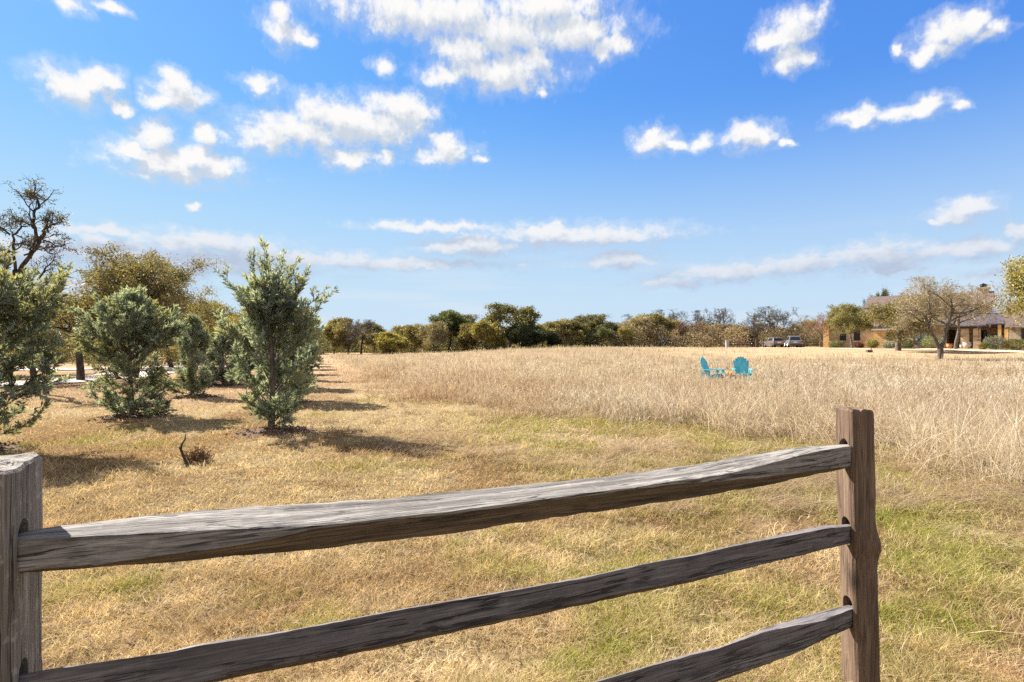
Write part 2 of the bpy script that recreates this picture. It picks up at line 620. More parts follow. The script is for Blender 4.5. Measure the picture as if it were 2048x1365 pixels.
def mat_ground():
    m, nt, out = new_mat('ground_soil_and_thatch')
    a = N(nt, 'ShaderNodeAttribute', attribute_name='col')
    tc = N(nt, 'ShaderNodeTexCoord')
    n = N(nt, 'ShaderNodeTexNoise')
    n.inputs['Scale'].default_value = 9
    n.inputs['Detail'].default_value = 8
    n.inputs['Roughness'].default_value = 0.75
    nt.links.new(tc.outputs['Object'], n.inputs['Vector'])
    n2 = N(nt, 'ShaderNodeTexNoise')
    n2.inputs['Scale'].default_value = 0.8
    n2.inputs['Detail'].default_value = 5
    nt.links.new(tc.outputs['Object'], n2.inputs['Vector'])
    c = mixcol(nt, 1.0, a.outputs['Color'], mixcol(nt, smooth(nt, n.outputs[0], 0.3, 0.7), (0.55, 0.5, 0.45), (1.2, 1.2, 1.2)), 'MULTIPLY')
    c = mixcol(nt, 1.0, c, mixcol(nt, smooth(nt, n2.outputs[0], 0.3, 0.7), (0.86, 0.82, 0.78), (1.1, 1.1, 1.08)), 'MULTIPLY')
    b = N(nt, 'ShaderNodeBsdfDiffuse')
    nt.links.new(c, b.inputs[0])
    bp = N(nt, 'ShaderNodeBump')
    bp.inputs['Strength'].default_value = 0.7
    bp.inputs['Distance'].default_value = 0.05
    nt.links.new(n.outputs[0], bp.inputs['Height'])
    nt.links.new(bp.outputs[0], b.inputs['Normal'])
    nt.links.new(b.outputs[0], out.inputs[0])
    return m


M['ground'] = mat_ground()

# ------------------------------------------------------------------ ground and its cover
FIELD = np.array([(-27, 80), (-12.3, 40), (-7.0, 25), (-3.4, 15.5), (-0.6, 12.4), (2.2, 10.9), (4.1, 9.9), (5.2, 8.9), (5.6, 7.4),
                  (5.5, 6.0), (6.0, 4.2), (9.0, 2.5), (30, 1), (70, 10), (75, 46), (52, 51), (35, 60), (27, 80), (15, 92), (0, 93), (-15, 92)], float)


def field_sd(x, y):
    """signed distance to the edge of the tall grass (positive inside)"""
    x, y = np.asarray(x, float), np.asarray(y, float)
    inside = np.zeros(x.shape, bool)
    dmin = np.full(x.shape, 1e9)
    n = len(FIELD)
    for i in range(n):
        (x0, y0), (x1, y1) = FIELD[i], FIELD[(i + 1) % n]
        cond = (y0 > y) != (y1 > y)
        with np.errstate(divide='ignore', invalid='ignore'):
            xi = (x1 - x0) * (y - y0) / (y1 - y0 + 1e-12) + x0
        inside ^= cond & (x < xi)
        dx, dy = x1 - x0, y1 - y0
        t = np.clip(((x - x0) * dx + (y - y0) * dy) / (dx * dx + dy * dy), 0, 1)
        dmin = np.minimum(dmin, np.hypot(x - x0 - t * dx, y - y0 - t * dy))
    return np.where(inside, dmin, -dmin)


def greenness(x, y):
    g = np.clip((x - (0.25 - 0.25 * (y - 3))) / 2.2, 0, 1) * np.clip((19 - y) / 6, 0, 1)
    n = fbm(x, y, 0.9, 4)
    g = g * S((n - 0.34) / 0.20) * np.interp(y, [3.6, 5.2, 12], [0.72, 1.0, 1.0])
    spots = S((fbm(x + 40, y - 11, 0.75, 4) - 0.60) / 0.12) * 0.55
    return np.clip(np.maximum(g, spots * (y < 16)), 0, 1)


def lerp(a, b, t):
    return np.asarray(a) + (np.asarray(b) - np.asarray(a)) * np.asarray(t)[..., None]


CYP = []      # (x, y) of cypress bases, filled below for the mulch
ROW1 = [(-4.19, 9.9)] + [(-4.19 - 0.352 * (y - 9.9), y) for y in (14.9, 19.6, 24.2, 29.0, 34.0, 39.0, 44.5, 50.5, 57, 64, 71)]
ROW2 = [(-7.75, 8.1), (-7.9, 11.8), (-9.15, 16.3), (-10.75, 21.2), (-12.6, 27), (-14.8, 33.5), (-17.2, 41), (-19.8, 49)]
CYP = ROW1 + ROW2


def mulch(x, y):
    m = np.zeros(np.shape(x))
    for (cx, cy) in CYP:
        r = np.hypot(x - cx - 0.1, (y - cy + 0.05) * 1.1)
        m = np.maximum(m, np.clip((0.75 - r + 0.35 * (fbm(x, y, 3.0, 2) - 0.5)) / 0.25, 0, 1))
    return m


def lawn_colour(x, y):
    n1, n2 = fbm(x, y, 0.55, 4), fbm(x - 30, y + 9, 2.6, 3)
    c = lerp((0.52, 0.39, 0.215), (0.64, 0.525, 0.33), n2)
    c = lerp(c, (0.36, 0.225, 0.115), S((n1 - 0.52) / 0.2) * 0.7)
    pink = S((y - 10) / 8) * S((-x - 3) / 4)
    c = lerp(c, (0.50, 0.355, 0.235), pink * 0.75)
    g = greenness(x, y)
    c = lerp(c, lerp((0.33, 0.29, 0.085), (0.47, 0.38, 0.17), n2), g * 0.8)
    return c


def soil_colour(x, y):
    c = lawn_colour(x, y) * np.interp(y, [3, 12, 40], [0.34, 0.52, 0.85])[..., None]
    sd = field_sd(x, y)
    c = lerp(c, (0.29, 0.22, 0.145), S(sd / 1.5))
    c = lerp(c, (0.42, 0.32, 0.20), S((y - 50) / 5) * S((x - 10) / 15))
    bare = S((fbm(x + 3, y + 70, 1.3, 4) - 0.54) / 0.07) * S((x - 1.6) / 0.8) * S((5.6 - y) / 1.2)
    c = lerp(c, (0.20, 0.125, 0.075), bare)
    return c


def graded(lo, fine0, fine1, hi, step, grow):
    a = list(np.arange(fine0, fine1, step))
    s, p = step, fine1
    while p < hi:
        a.append(p)
        s *= grow
        p += s
    a.append(hi)
    s, p, b = step, fine0 - step, []
    while p > lo:
        b.append(p)
        s *= grow
        p -= s
    b.append(lo)
    return np.array(b[::-1] + a)


gx = graded(-2500, -14, 14, 2500, 0.22, 1.11)
gy = graded(-60, 0, 24, 3500, 0.22, 1.09)
XX, YY = np.meshgrid(gx, gy)
vx, vy = XX.ravel(), YY.ravel()
nx_, ny_ = len(gx), len(gy)
i0 = (np.arange(ny_ - 1)[:, None] * nx_ + np.arange(nx_ - 1)[None, :]).ravel()
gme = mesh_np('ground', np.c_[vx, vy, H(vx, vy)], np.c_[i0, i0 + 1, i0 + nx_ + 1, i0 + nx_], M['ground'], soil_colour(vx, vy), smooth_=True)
tag(link('ground', gme), 'dry winter lawn and pasture ground rolling away to the trees', 'ground', kind='structure')


def strip(name, pts, widths, mat, label, lift=0.03):
    pts = np.array(pts, float)
    t = np.linspace(0, 1, len(pts))
    tt = np.linspace(0, 1, 60)
    p = np.c_[np.interp(tt, t, pts[:, 0]), np.interp(tt, t, pts[:, 1])]
    for _ in range(4):
        p[1:-1] = (p[:-2] + 2 * p[1:-1] + p[2:]) / 4
    w = np.interp(tt, t, widths) * (1 + 0.12 * (fbm(tt * 20, tt * 3) - 0.5))
    d = np.gradient(p, axis=0)
    d /= np.linalg.norm(d, axis=1)[:, None]
    nrm = np.c_[-d[:, 1], d[:, 0]]
    K = 6
    vs = []
    for k in range(K):
        q = p + nrm * ((k / (K - 1) - 0.5) * w)[:, None]
        vs.append(np.c_[q, H(q[:, 0], q[:, 1]) + lift])
    v = np.stack(vs, 1).reshape(-1, 3)
    i = (np.arange(59)[:, None] * K + np.arange(K - 1)[None, :]).ravel()
    me = mesh_np(name, v, np.c_[i, i + 1, i + K + 1, i + K], mat, smooth_=True)
    return tag(link(name, me), label, 'driveway', kind='structure')


strip('driveway', [(-60, 16), (-26, 17.5), (-19.5, 20), (-18.3, 25), (-20.2, 33), (-26, 46), (-33, 60)], [3.6, 3.6, 3.4, 3.2, 3, 3, 3],
      M['gravel'], 'pale gravel driveway winding behind the cypress rows')
strip('driveway', [(-70, 34), (-40, 33), (-26, 34.5), (-22, 38)], [3.2, 3.2, 3.0, 2.4], M['gravel'],
      'second pale gravel lane beyond the first under the oaks', 0.045)
strip('driveway', [(22, 92), (31, 84), (39, 77), (49, 69), (58, 62.5), (75, 55), (95, 48)], [3.5, 4.5, 6, 6.5, 6, 5, 5], M['drive'],
      'tan gravel driveway passing in front of the stone house')


def blades(base, az, height, lean, width, c0, c1, seg, rng, face=None, droop=0.35):
    n = len(base)
    t = np.linspace(0, 1, seg + 1)
    fa = rng.random(n) * math.pi if face is None else face
    side = np.c_[np.cos(fa), np.sin(fa), np.zeros(n)]
    ld = np.c_[np.cos(az), np.sin(az)]
    vs, cs = [], []
    for j, tj in enumerate(t):
        off = (lean * height * tj ** 1.7)
        z = height * (tj - droop * np.minimum(lean, 1.6) * tj * tj * 0.8)
        p = base + np.c_[ld * off[:, None], np.maximum(z, 0.004 + 0.01 * tj)]
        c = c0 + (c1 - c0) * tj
        if j < seg:
            w = (width * (1 - 0.55 * tj) * 0.5)[:, None]
            vs += [p - side * w, p + side * w]
            cs += [c, c]
        else:
            vs.append(p)
            cs.append(c)
    k = 2 * seg + 1
    v = np.stack(vs, 1).reshape(-1, 3)
    cc = np.stack(cs, 1).reshape(-1, 3)
    o = (np.arange(n) * k)[:, None]
    quads = [o + np.array([[2 * j, 2 * j + 1, 2 * j + 3, 2 * j + 2]]) for j in range(seg - 1)]
    tri = o + np.array([[2 * seg - 2, 2 * seg - 1, 2 * seg]])
    return v, cc, (np.concatenate(quads) if quads else np.zeros((0, 4), int)), tri


def merge(parts):
    v, c, q, t, o = [], [], [], [], 0
    for (pv, pc, pq, pt) in parts:
        v.append(pv)
        c.append(pc)
        q.append(pq + o)
        t.append(pt + o)
        o += len(pv)
    return np.concatenate(v), np.concatenate(c), [np.concatenate(q), np.concatenate(t)]


def scatter(n, ymin, ymax, rng, spread=1.12):
    """points whose density thins with distance"""
    s0, s1 = 1 / ymax, 1 / ymin
    y = 1 / (s0 + (s1 - s0) * rng.random(n))
    x = (rng.random(n) * 2 - 1) * 0.9 * spread * y
    return x, y


def build_lawn():
    rng = np.random.default_rng(11)
    x, y = scatter(560000, 1.7, 60, rng, 1.2)
    sd = field_sd(x, y)
    mu = mulch(x, y)
    dens = 1 - 0.75 * S(sd / 1.2)
    dens *= 1 - 0.9 * mu
    dens *= 0.35 + 0.65 * S((fbm(x, y, 5.5, 3) - 0.30) / 0.25)
    bare = S((fbm(x + 3, y + 70, 1.3, 4) - 0.54) / 0.07) * S((x - 1.6) / 0.8) * S((5.6 - y) / 1.2)
    dens *= 1 - 0.8 * bare
    road = (np.hypot(x + 18.6, (y - 23) * 0.35) < 1.8)
    keep = (rng.random(len(x)) < dens) & ~road & ~((y > 52) & (x > 10)) & ~((y > 15) & (x < -17))
    x, y = x[keep], y[keep]
    n = len(x)
    g = greenness(x, y)
    base = np.c_[x, y, H(x, y) - 0.004]
    h = (0.028 + 0.045 * rng.random(n)) * (0.35 + 1.5 * fbm(x, y, 4.0, 3)) * (1 + 0.5 * g)
    h *= 1 + np.clip(y / 60, 0, 0.6)
    w = np.maximum(0.0032, 0.62 * y / 569) * (0.7 + 0.6 * rng.random(n))
    w = np.minimum(w, 0.05)
    c = lawn_colour(x, y) * ((0.60 + 0.90 * rng.random(n)) * (0.60 + 0.84 * fbm(x + 5, y, 6.0, 3)))[:, None]
    straw = rng.random(n) < 0.26
    c[straw] = c[straw] * 0.4 + np.array((0.68, 0.55, 0.34)) * 0.6
    br = rng.random(n) < 0.16
    c[br] = c[br] * 0.45 + np.array((0.27, 0.15, 0.065)) * 0.55
    gr = rng.random(n) < (0.03 + 0.42 * g)
    c[gr] = c[gr] * 0.25 + lerp((0.20, 0.22, 0.04), (0.38, 0.36, 0.105), rng.random(gr.sum())) * 0.75
    parts = [blades(base, rng.random(n) * 2 * math.pi, h, 0.3 + 1.3 * rng.random(n), w, c * 0.85, c * 1.08, 2, rng)]
    # greener tufts standing up out of the thatch
    tx, ty = scatter(9000, 1.9, 17, rng, 1.1)
    k = rng.random(len(tx)) < greenness(tx, ty) * S((fbm(tx + 9, ty, 1.6, 3) - 0.45) / 0.15)
    tx, ty = tx[k], ty[k]
    m = 26
    bx = np.repeat(tx, m) + rng.normal(0, 0.035, len(tx) * m) * np.repeat(1 + ty / 8, m)
    by = np.repeat(ty, m) + rng.normal(0, 0.035, len(tx) * m) * np.repeat(1 + ty / 8, m)
    nn = len(bx)
    cg = lerp((0.18, 0.23, 0.03), (0.42, 0.38, 0.10), rng.random(nn))
    parts.append(blades(np.c_[bx, by, H(bx, by) - 0.004], rng.random(nn) * 6.28, 0.05 + 0.08 * rng.random(nn), 0.4 + rng.random(nn),
                        np.minimum(np.maximum(0.0035, 0.5 * by / 569), 0.02), cg * 0.8, cg * 1.1, 2, rng))
    # dead leaves and bits of thatch lying on the turf
    dx, dy = scatter(5200, 1.9, 14, rng, 1.1)
    nn = len(dx)
    dc = lerp((0.13, 0.075, 0.04), (0.42, 0.30, 0.19), rng.random(nn))
    parts.append(blades(np.c_[dx, dy, H(dx, dy) + 0.018 + 0.02 * rng.random(nn)], rng.random(nn) * 6.28, 0.016 + 0.022 * rng.random(nn), 1.6 + rng.random(nn),
                        0.008 + 0.016 * rng.random(nn), dc, dc, 2, rng))
    v, cc, f = merge(parts)
    me = mesh_np('lawn_grass', v, f, M['grass'], cc)
    tag(link('lawn_grass', me), 'short mown tan lawn with green patches inside the rail fence', 'grass', kind='stuff')


def build_meadow():
    rng = np.random.default_rng(5)
    parts = []
    # tussocks
    nt_ = 30000
    tx, ty = scatter(nt_, 3.2, 95, rng, 1.25)
    sd = field_sd(tx, ty) + 3.5 * (fbm(tx, ty, 0.85, 5) - 0.5)
    p = S((sd + 0.25) / 1.1)
    keep = rng.random(nt_) < p
    tx, ty, sd = tx[keep], ty[keep], sd[keep]
    m = 15
    k = len(tx)
    spread = np.maximum(0.08, 0.010 * ty)
    rep = lambda a: np.repeat(a, m)
    n = k * m
    x = rep(tx) + rng.normal(0, 1, n) * rep(spread)
    y = rep(ty) + rng.normal(0, 1, n) * rep(spread)
    left = S((2 - (rep(tx) + 0.36 * (rep(ty) - 14))) / 7)        # shorter, browner strip along the mown edge
    far = S((y - 22) / 30)
    edge = S(rep(sd) / 2.0)
    hh = (0.36 + 0.48 * rng.random(n)) * rep(0.55 + 0.95 * rng.random(k) ** 1.4) * (0.70 + 0.62 * fbm(x, y, 0.35, 3)) * (0.6 + 0.4 * edge) * (1 - 0.30 * left) * np.interp(y, [4, 8, 13, 20, 60, 95], [1.0, 0.95, 0.80, 0.66, 0.62, 0.55])
    hh *= np.where(np.hypot((x - 8.4) / 1.5, (y - 21.3) / 1.6) < 1, 0.55, 1.0)
    laz = rep(rng.normal(-2.6, 1.5, k)) + rng.normal(0, 0.9, n)
    lean = np.abs(rep(np.abs(rng.normal(0, 0.42, k))) + rng.normal(0, 0.32, n)) * (1 + 1.1 * (1 - edge)) + 0.05
    w = np.minimum(np.maximum(0.0034, 0.42 * y / 569) * (0.7 + 0.6 * rng.random(n)), 0.05)
    tone = np.clip(rep(0.7 * rng.random(k)) + 0.6 * rng.random(n) - 0.15, 0, 1)
    big = fbm(x, y, 0.16, 3)
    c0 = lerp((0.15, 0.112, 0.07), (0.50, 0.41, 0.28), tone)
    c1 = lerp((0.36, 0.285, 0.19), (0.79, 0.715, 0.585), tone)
    brown = np.clip(left * 0.75 + S((big - 0.5) / 0.16) * 0.45 * (1 - far), 0, 1)
    c0 = lerp(c0, lerp((0.20, 0.12, 0.07), (0.40, 0.27, 0.165), tone), brown)
    c1 = lerp(c1, lerp((0.34, 0.225, 0.14), (0.58, 0.43, 0.29), tone), brown)
    c0, c1 = lerp(c0, (0.52, 0.43, 0.30), far * 0.5 * (1 - left)), lerp(c1, (0.64, 0.55, 0.40), far * 0.6 * (1 - left))
    base = np.c_[x, y, H(x, y) - 0.005]
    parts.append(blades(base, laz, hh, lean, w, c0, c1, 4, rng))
    # seed heads: short feathery slips round the upper stalks
    sel = np.where((rng.random(n) < 0.5) & (y < 40))[0]
    az, le, hs = laz[sel], lean[sel], hh[sel]
    for q in range(2):
        tt = 0.72 + 0.22 * rng.random(len(sel))
        zz = hs * (tt - 0.35 * np.minimum(le, 1.6) * tt * tt * 0.8)
        off = le * hs * tt ** 1.7
        b = base[sel] + np.c_[np.cos(az) * off, np.sin(az) * off, zz]
        cs = c1[sel] * (0.92 + 0.16 * rng.random(len(sel)))[:, None]
        parts.append(blades(b, az + rng.normal(0, 1.2, len(sel)), 0.05 + 0.07 * rng.random(len(sel)), 0.4 + rng.random(len(sel)),
                            np.minimum(np.maximum(0.006, 0.5 * y[sel] / 569), 0.03), cs, cs, 2, rng))
    # fine brown underbrush between the stalks, near part only
    ux, uy = scatter(90000, 4, 30, rng, 1.2)
    us = field_sd(ux, uy) + 1.5 * (fbm(ux, uy, 0.9, 3) - 0.5)
    kk = rng.random(len(ux)) < S((us - 0.1) / 0.9)
    ux, uy = ux[kk], uy[kk]
    nn = len(ux)
    cu = lerp((0.26, 0.16, 0.09), (0.52, 0.38, 0.23), rng.random(nn))
    parts.append(blades(np.c_[ux, uy, H(ux, uy)], rng.random(nn) * 6.28, 0.16 + 0.30 * rng.random(nn), 0.4 + 1.4 * rng.random(nn),
                        np.maximum(0.004, 0.4 * uy / 569), cu * 0.9, cu, 3, rng))
    # fallen straw lying over the green edge
    fx, fy = scatter(75000, 2.3, 22, rng, 1.2)
    fs = field_sd(fx, fy) + 2.4 * (fbm(fx, fy, 0.8, 3) - 0.5)
    clump = S((fbm(fx + 20, fy + 3, 1.1, 3) - 0.43) / 0.12)
    kk = rng.random(len(fx)) < np.maximum(S((fs + 3.6) / 3.0), 0.06 * S((fx - 1.0) / 1.2)) * np.where(fx > 1.0, S((fy - 3.2) / 1.5) + 0.03, 1.0) * (0.10 + 0.9 * clump) * (fx > -4.5)
    fx, fy = fx[kk], fy[kk]
    nn = len(fx)
    fcol = lerp((0.34, 0.25, 0.15), (0.74, 0.61, 0.42), rng.random(nn))
    faz = np.where(fx > 2.5, rng.normal(-2.55, 0.55, nn), rng.normal(-0.6, 1.1, nn))
    parts.append(blades(np.c_[fx, fy, H(fx, fy) + 0.01 + 0.05 * rng.random(nn)], faz, 0.09 + 0.16 * rng.random(nn), 1.8 + 1.9 * rng.random(nn),
                        np.maximum(0.0036, 0.38 * fy / 569), fcol, fcol, 3, rng))
    # low brown arching tufts strewn in front of the tall stand
    qx, qy = scatter(1300, 5.0, 26, rng, 1.1)
    qs = field_sd(qx, qy)
    kk = (qs > -4.5) & (qs < 0.6) & (qx > -5.5) & (rng.random(len(qx)) < S((fbm(qx - 8, qy, 0.8, 3) - 0.40) / 0.2))
    qx, qy = qx[kk], qy[kk]
    m2 = 34
    bx, by = np.repeat(qx, m2) + rng.normal(0, 0.09, len(qx) * m2), np.repeat(qy, m2) + rng.normal(0, 0.09, len(qx) * m2)
    nn = len(bx)
    ct = lerp((0.22, 0.145, 0.085), (0.60, 0.46, 0.31), np.clip(np.repeat(rng.random(len(qx)), m2) * 0.6 + 0.5 * rng.random(nn), 0, 1))
    parts.append(blades(np.c_[bx, by, H(bx, by)], np.repeat(rng.random(len(qx)) * 6.28, m2) + rng.normal(0, 0.8, nn), 0.10 + 0.20 * rng.random(nn), 0.9 + 1.6 * rng.random(nn),
                        np.maximum(0.004, 0.42 * by / 569), ct * 0.8, ct, 3, rng))
    # long pale stalks toppled forward at the near right corner
    lx, ly = scatter(26000, 3.2, 11, rng, 1.2)
    ls = field_sd(lx, ly) + 1.2 * (fbm(lx, ly, 0.9, 3) - 0.5)
    kk = (ls > -0.75) & (ls < 1.6) & (lx > 3.2) & (ly > 4.5) & (rng.random(len(lx)) < 0.8)
    lx, ly = lx[kk], ly[kk]
    nn = len(lx)
    lc = lerp((0.56, 0.44, 0.30), (0.78, 0.68, 0.52), rng.random(nn))
    parts.append(blades(np.c_[lx, ly, H(lx, ly)], rng.normal(-2.4, 0.75, nn), 0.40 + 0.50 * rng.random(nn), 0.6 + 1.3 * rng.random(nn),
                        np.maximum(0.005, 0.6 * ly / 569), lc * 0.9, lc, 4, rng))
    # tall pale wisps standing over the near right edge
    wx_, wy_ = scatter(3400, 4.6, 13, rng, 1.15)
    ws = field_sd(wx_, wy_)
    kk = (ws > -0.2) & (ws < 3.5) & (wx_ > 3.0) & (fbm(wx_ + 2, wy_ - 6, 1.0, 3) > 0.42)
    wx_, wy_ = np.repeat(wx_[kk], 7), np.repeat(wy_[kk], 7)
    nn = len(wx_)
    wx_, wy_ = wx_ + rng.normal(0, 0.07, nn), wy_ + rng.normal(0, 0.07, nn)
    wc = lerp((0.46, 0.37, 0.25), (0.84, 0.76, 0.62), rng.random(nn))
    parts.append(blades(np.c_[wx_, wy_, H(wx_, wy_)], rng.normal(-2.6, 1.3, nn), 0.50 + 0.50 * rng.random(nn), 0.15 + 0.9 * rng.random(nn) ** 1.5,
                        np.maximum(0.0045, 0.55 * wy_ / 569), wc * 0.8, wc, 5, rng))
    v, cc, f = merge(parts)
    # keep the meadow from growing through the chairs' clearing
    me = mesh_np('meadow_grass', v, f, M['meadow'], cc)
    tag(link('meadow_grass', me), 'tall straw coloured winter grass filling the open field', 'grass', kind='stuff')


build_lawn()
build_meadow()


def build_dirt():
    rng = np.random.default_rng(21)
    vs, fs, o = [], [], 0
    cl_v = np.array([(1, 0, -.4), (-.5, .87, -.4), (-.5, -.87, -.4), (0.2, 0.1, .8), (-0.7, 0.0, .35)])
    cl_f = np.array([(0, 1, 3), (2, 0, 3), (1, 2, 4), (1, 4, 3), (4, 2, 3), (0, 2, 1)])
    tris, quads = [], []
    for (cx, cy) in CYP:
        # low ragged mound
        nr, na = 7, 28
        ang = np.linspace(0, 2 * math.pi, na, endpoint=False)
        for i in range(nr):
            r = (i / (nr - 1)) * (0.62 + 0.18 * fbm(np.cos(ang) * 2 + cx, np.sin(ang) * 2 + cy, 1.2, 2))
            x, y = cx + 0.08 + r * np.cos(ang), cy - 0.04 + r * np.sin(ang) * 0.9
            z = H(x, y) + 0.055 * (1 - (i / (nr - 1)) ** 2) - 0.012 + 0.03 * (fbm(x, y, 5, 2) - 0.5)
            vs.append(np.c_[x, y, z])
        for i in range(nr - 1):
            a = o + i * na + np.arange(na)
            b = o + i * na + (np.arange(na) + 1) % na
            quads.append(np.c_[a, b, b + na, a + na])
        o += nr * na
        # clods and chips
        n = 260 if cy < 22 else 60
        r = 0.78 * np.sqrt(rng.random(n))
        t = rng.random(n) * 6.28
        x, y = cx + 0.08 + r * np.cos(t), cy - 0.04 + r * np.sin(t)
        s = 0.010 + 0.024 * rng.random(n) ** 2
        rot = rng.random(n) * 6.28
        zz = H(x, y) + 0.055 * np.clip(1 - (r / 0.65) ** 2, 0, 1)
        P = np.empty((n, 5, 3))
        P[:, :, 0] = x[:, None] + s[:, None] * (cl_v[:, 0] * np.cos(rot)[:, None] - cl_v[:, 1] * np.sin(rot)[:, None]) * 1.5
        P[:, :, 1] = y[:, None] + s[:, None] * (cl_v[:, 0] * np.sin(rot)[:, None] + cl_v[:, 1] * np.cos(rot)[:, None])
        P[:, :, 2] = zz[:, None] + s[:, None] * cl_v[:, 2]
        vs.append(P.reshape(-1, 3))
        tris.append((o + (np.arange(n) * 5)[:, None, None] + cl_f[None]).reshape(-1, 3))
        o += n * 5
    me = mesh_np('dirt', np.concatenate(vs), [np.concatenate(quads), np.concatenate(tris)], M['dirt'])
    tag(link('dirt', me), 'dark mulch and clods heaped round the cypress trunks', 'mulch', kind='stuff')


build_dirt()


# ------------------------------------------------------------------ near fence
def wood_rail(name, parent, stations, mats, seed, th=0.045, brown_from=0.0):
    """stations: photo columns with the rows of its top-back, top-front, front-bottom and bottom edges"""
    rng = np.random.default_rng(seed)
    PL, PR = np.array((-1.09, 1.27)), np.array((1.452, 2.418))
    d = (PR - PL) / np.linalg.norm(PR - PL)
    perp = np.array((d[1], -d[0]))                 # towards the camera
    Ltot = np.linalg.norm(PR - PL)
    st = np.array(stations, float)

    def on_plane(px, off):
        k = (px - 1024) / F
        q = PL + perp * off
        # q + s d = (k*Y, Y)
        s = (k * q[1] - q[0]) / (d[0] - k * d[1])
        y = q[1] + s * d[1]
        return s, y
    offs = (-th, th, th * 0.95, th * 0.35)
    tracks = []
    for e in range(4):
        ss, zz = [], []
        for row in st:
            taper = 0.62 + 0.38 * np.clip(min((row[0] - 60) / 260, (1705 - row[0]) / 260), 0, 1)
            s, y = on_plane(row[0], offs[e] * taper)
            ss.append(s)
            zz.append(CAMZ - (row[1 + e] - HOR) * y / F)
        tracks.append((np.array(ss), np.array(zz)))
    S0, S1 = -0.075, Ltot + 0.0
    sv = np.arange(S0, S1 + 1e-6, 0.02)
    rows = []
    m = 5                                       # points per side
    for s in sv:
        taper = 0.62 + 0.38 * np.clip(min((s - 0.02) / 0.3, (Ltot - s) / 0.3), 0, 1)
        z = [np.interp(s, *t) for t in tracks]
        z[2] = min(z[2], z[1] - 0.004)
        z[3] = min(z[3], z[2] - 0.003)
        cs = [(offs[0] * taper, z[0]), (offs[1] * taper, z[1]), (offs[2] * taper, z[2]), (offs[3] * taper, z[3]), (-th * taper * 0.8, z[3] + 0.012)]
        ring = []
        for i in range(5):
            a, b = np.array(cs[i]), np.array(cs[(i + 1) % 5])
            for j in range(m):
                ring.append(a + (b - a) * j / m)
        rows.append(np.array(ring))
    R = np.array(rows)                          # (ns, 25, 2)
    ns, k, _ = R.shape
    si = np.repeat(sv[:, None], k, 1)
    ki = np.repeat(np.arange(k)[None], ns, 0)
    corner = (ki % m == 0)
    amp = np.where(corner, 0.0026, 0.0020)
    R[:, :, 1] += (fbm(si * 7 + seed, ki * 1.7, 1, 3) - 0.5) * 2 * amp + (fbm(si * 45, ki * 3.1 + seed, 1, 2) - 0.5) * 0.0022
    chip = np.where(corner, S((fbm(si * 11 + 3 * seed, ki * 2.3, 1, 3) - 0.56) / 0.10), 0) * 0.0028
    cc_ = R.mean(1, keepdims=True)
    R += (cc_ - R) / (np.linalg.norm(cc_ - R, axis=2, keepdims=True) + 1e-6) * chip[..., None]
    R[:, :, 0] += (fbm(si * 8 - seed, ki * 1.3 + 9, 1, 3) - 0.5) * 2 * amp + (fbm(si * 60, ki * 2.1 + seed, 1, 2) - 0.5) * 0.002
    v = np.stack([si, -R[:, :, 0], R[:, :, 1]], -1).reshape(-1, 3)
    a = (np.arange(ns - 1)[:, None] * k + np.arange(k)[None]).ravel()
    b = (np.arange(ns - 1)[:, None] * k + (np.arange(k)[None] + 1) % k).ravel()
    q = np.c_[a, a + k, b + k, b]
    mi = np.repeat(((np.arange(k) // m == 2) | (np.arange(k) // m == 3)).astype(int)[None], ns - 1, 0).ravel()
    me = mesh_np(name, v, [q], mats, mi=mi)
    bm = bmesh.new()
    bm.from_mesh(me)
    bm.verts.ensure_lookup_table()
    bm.faces.new([bm.verts[i] for i in range(k)])
    bm.faces.new([bm.verts[(ns - 1) * k + i] for i in range(k - 1, -1, -1)])
    bmesh.ops.recalc_face_normals(bm, faces=bm.faces)
    for e in bm.edges:
        e.smooth = e.calc_face_angle(0) < RAD(38)
    for f in bm.faces:
        f.smooth = True
    bm.to_mesh(me)
    bm.free()
    o = link(name, me, parent)
    o.location = (PL[0], PL[1], 0)
    o.rotation_euler = (0, 0, math.atan2(d[1], d[0]))
    return o


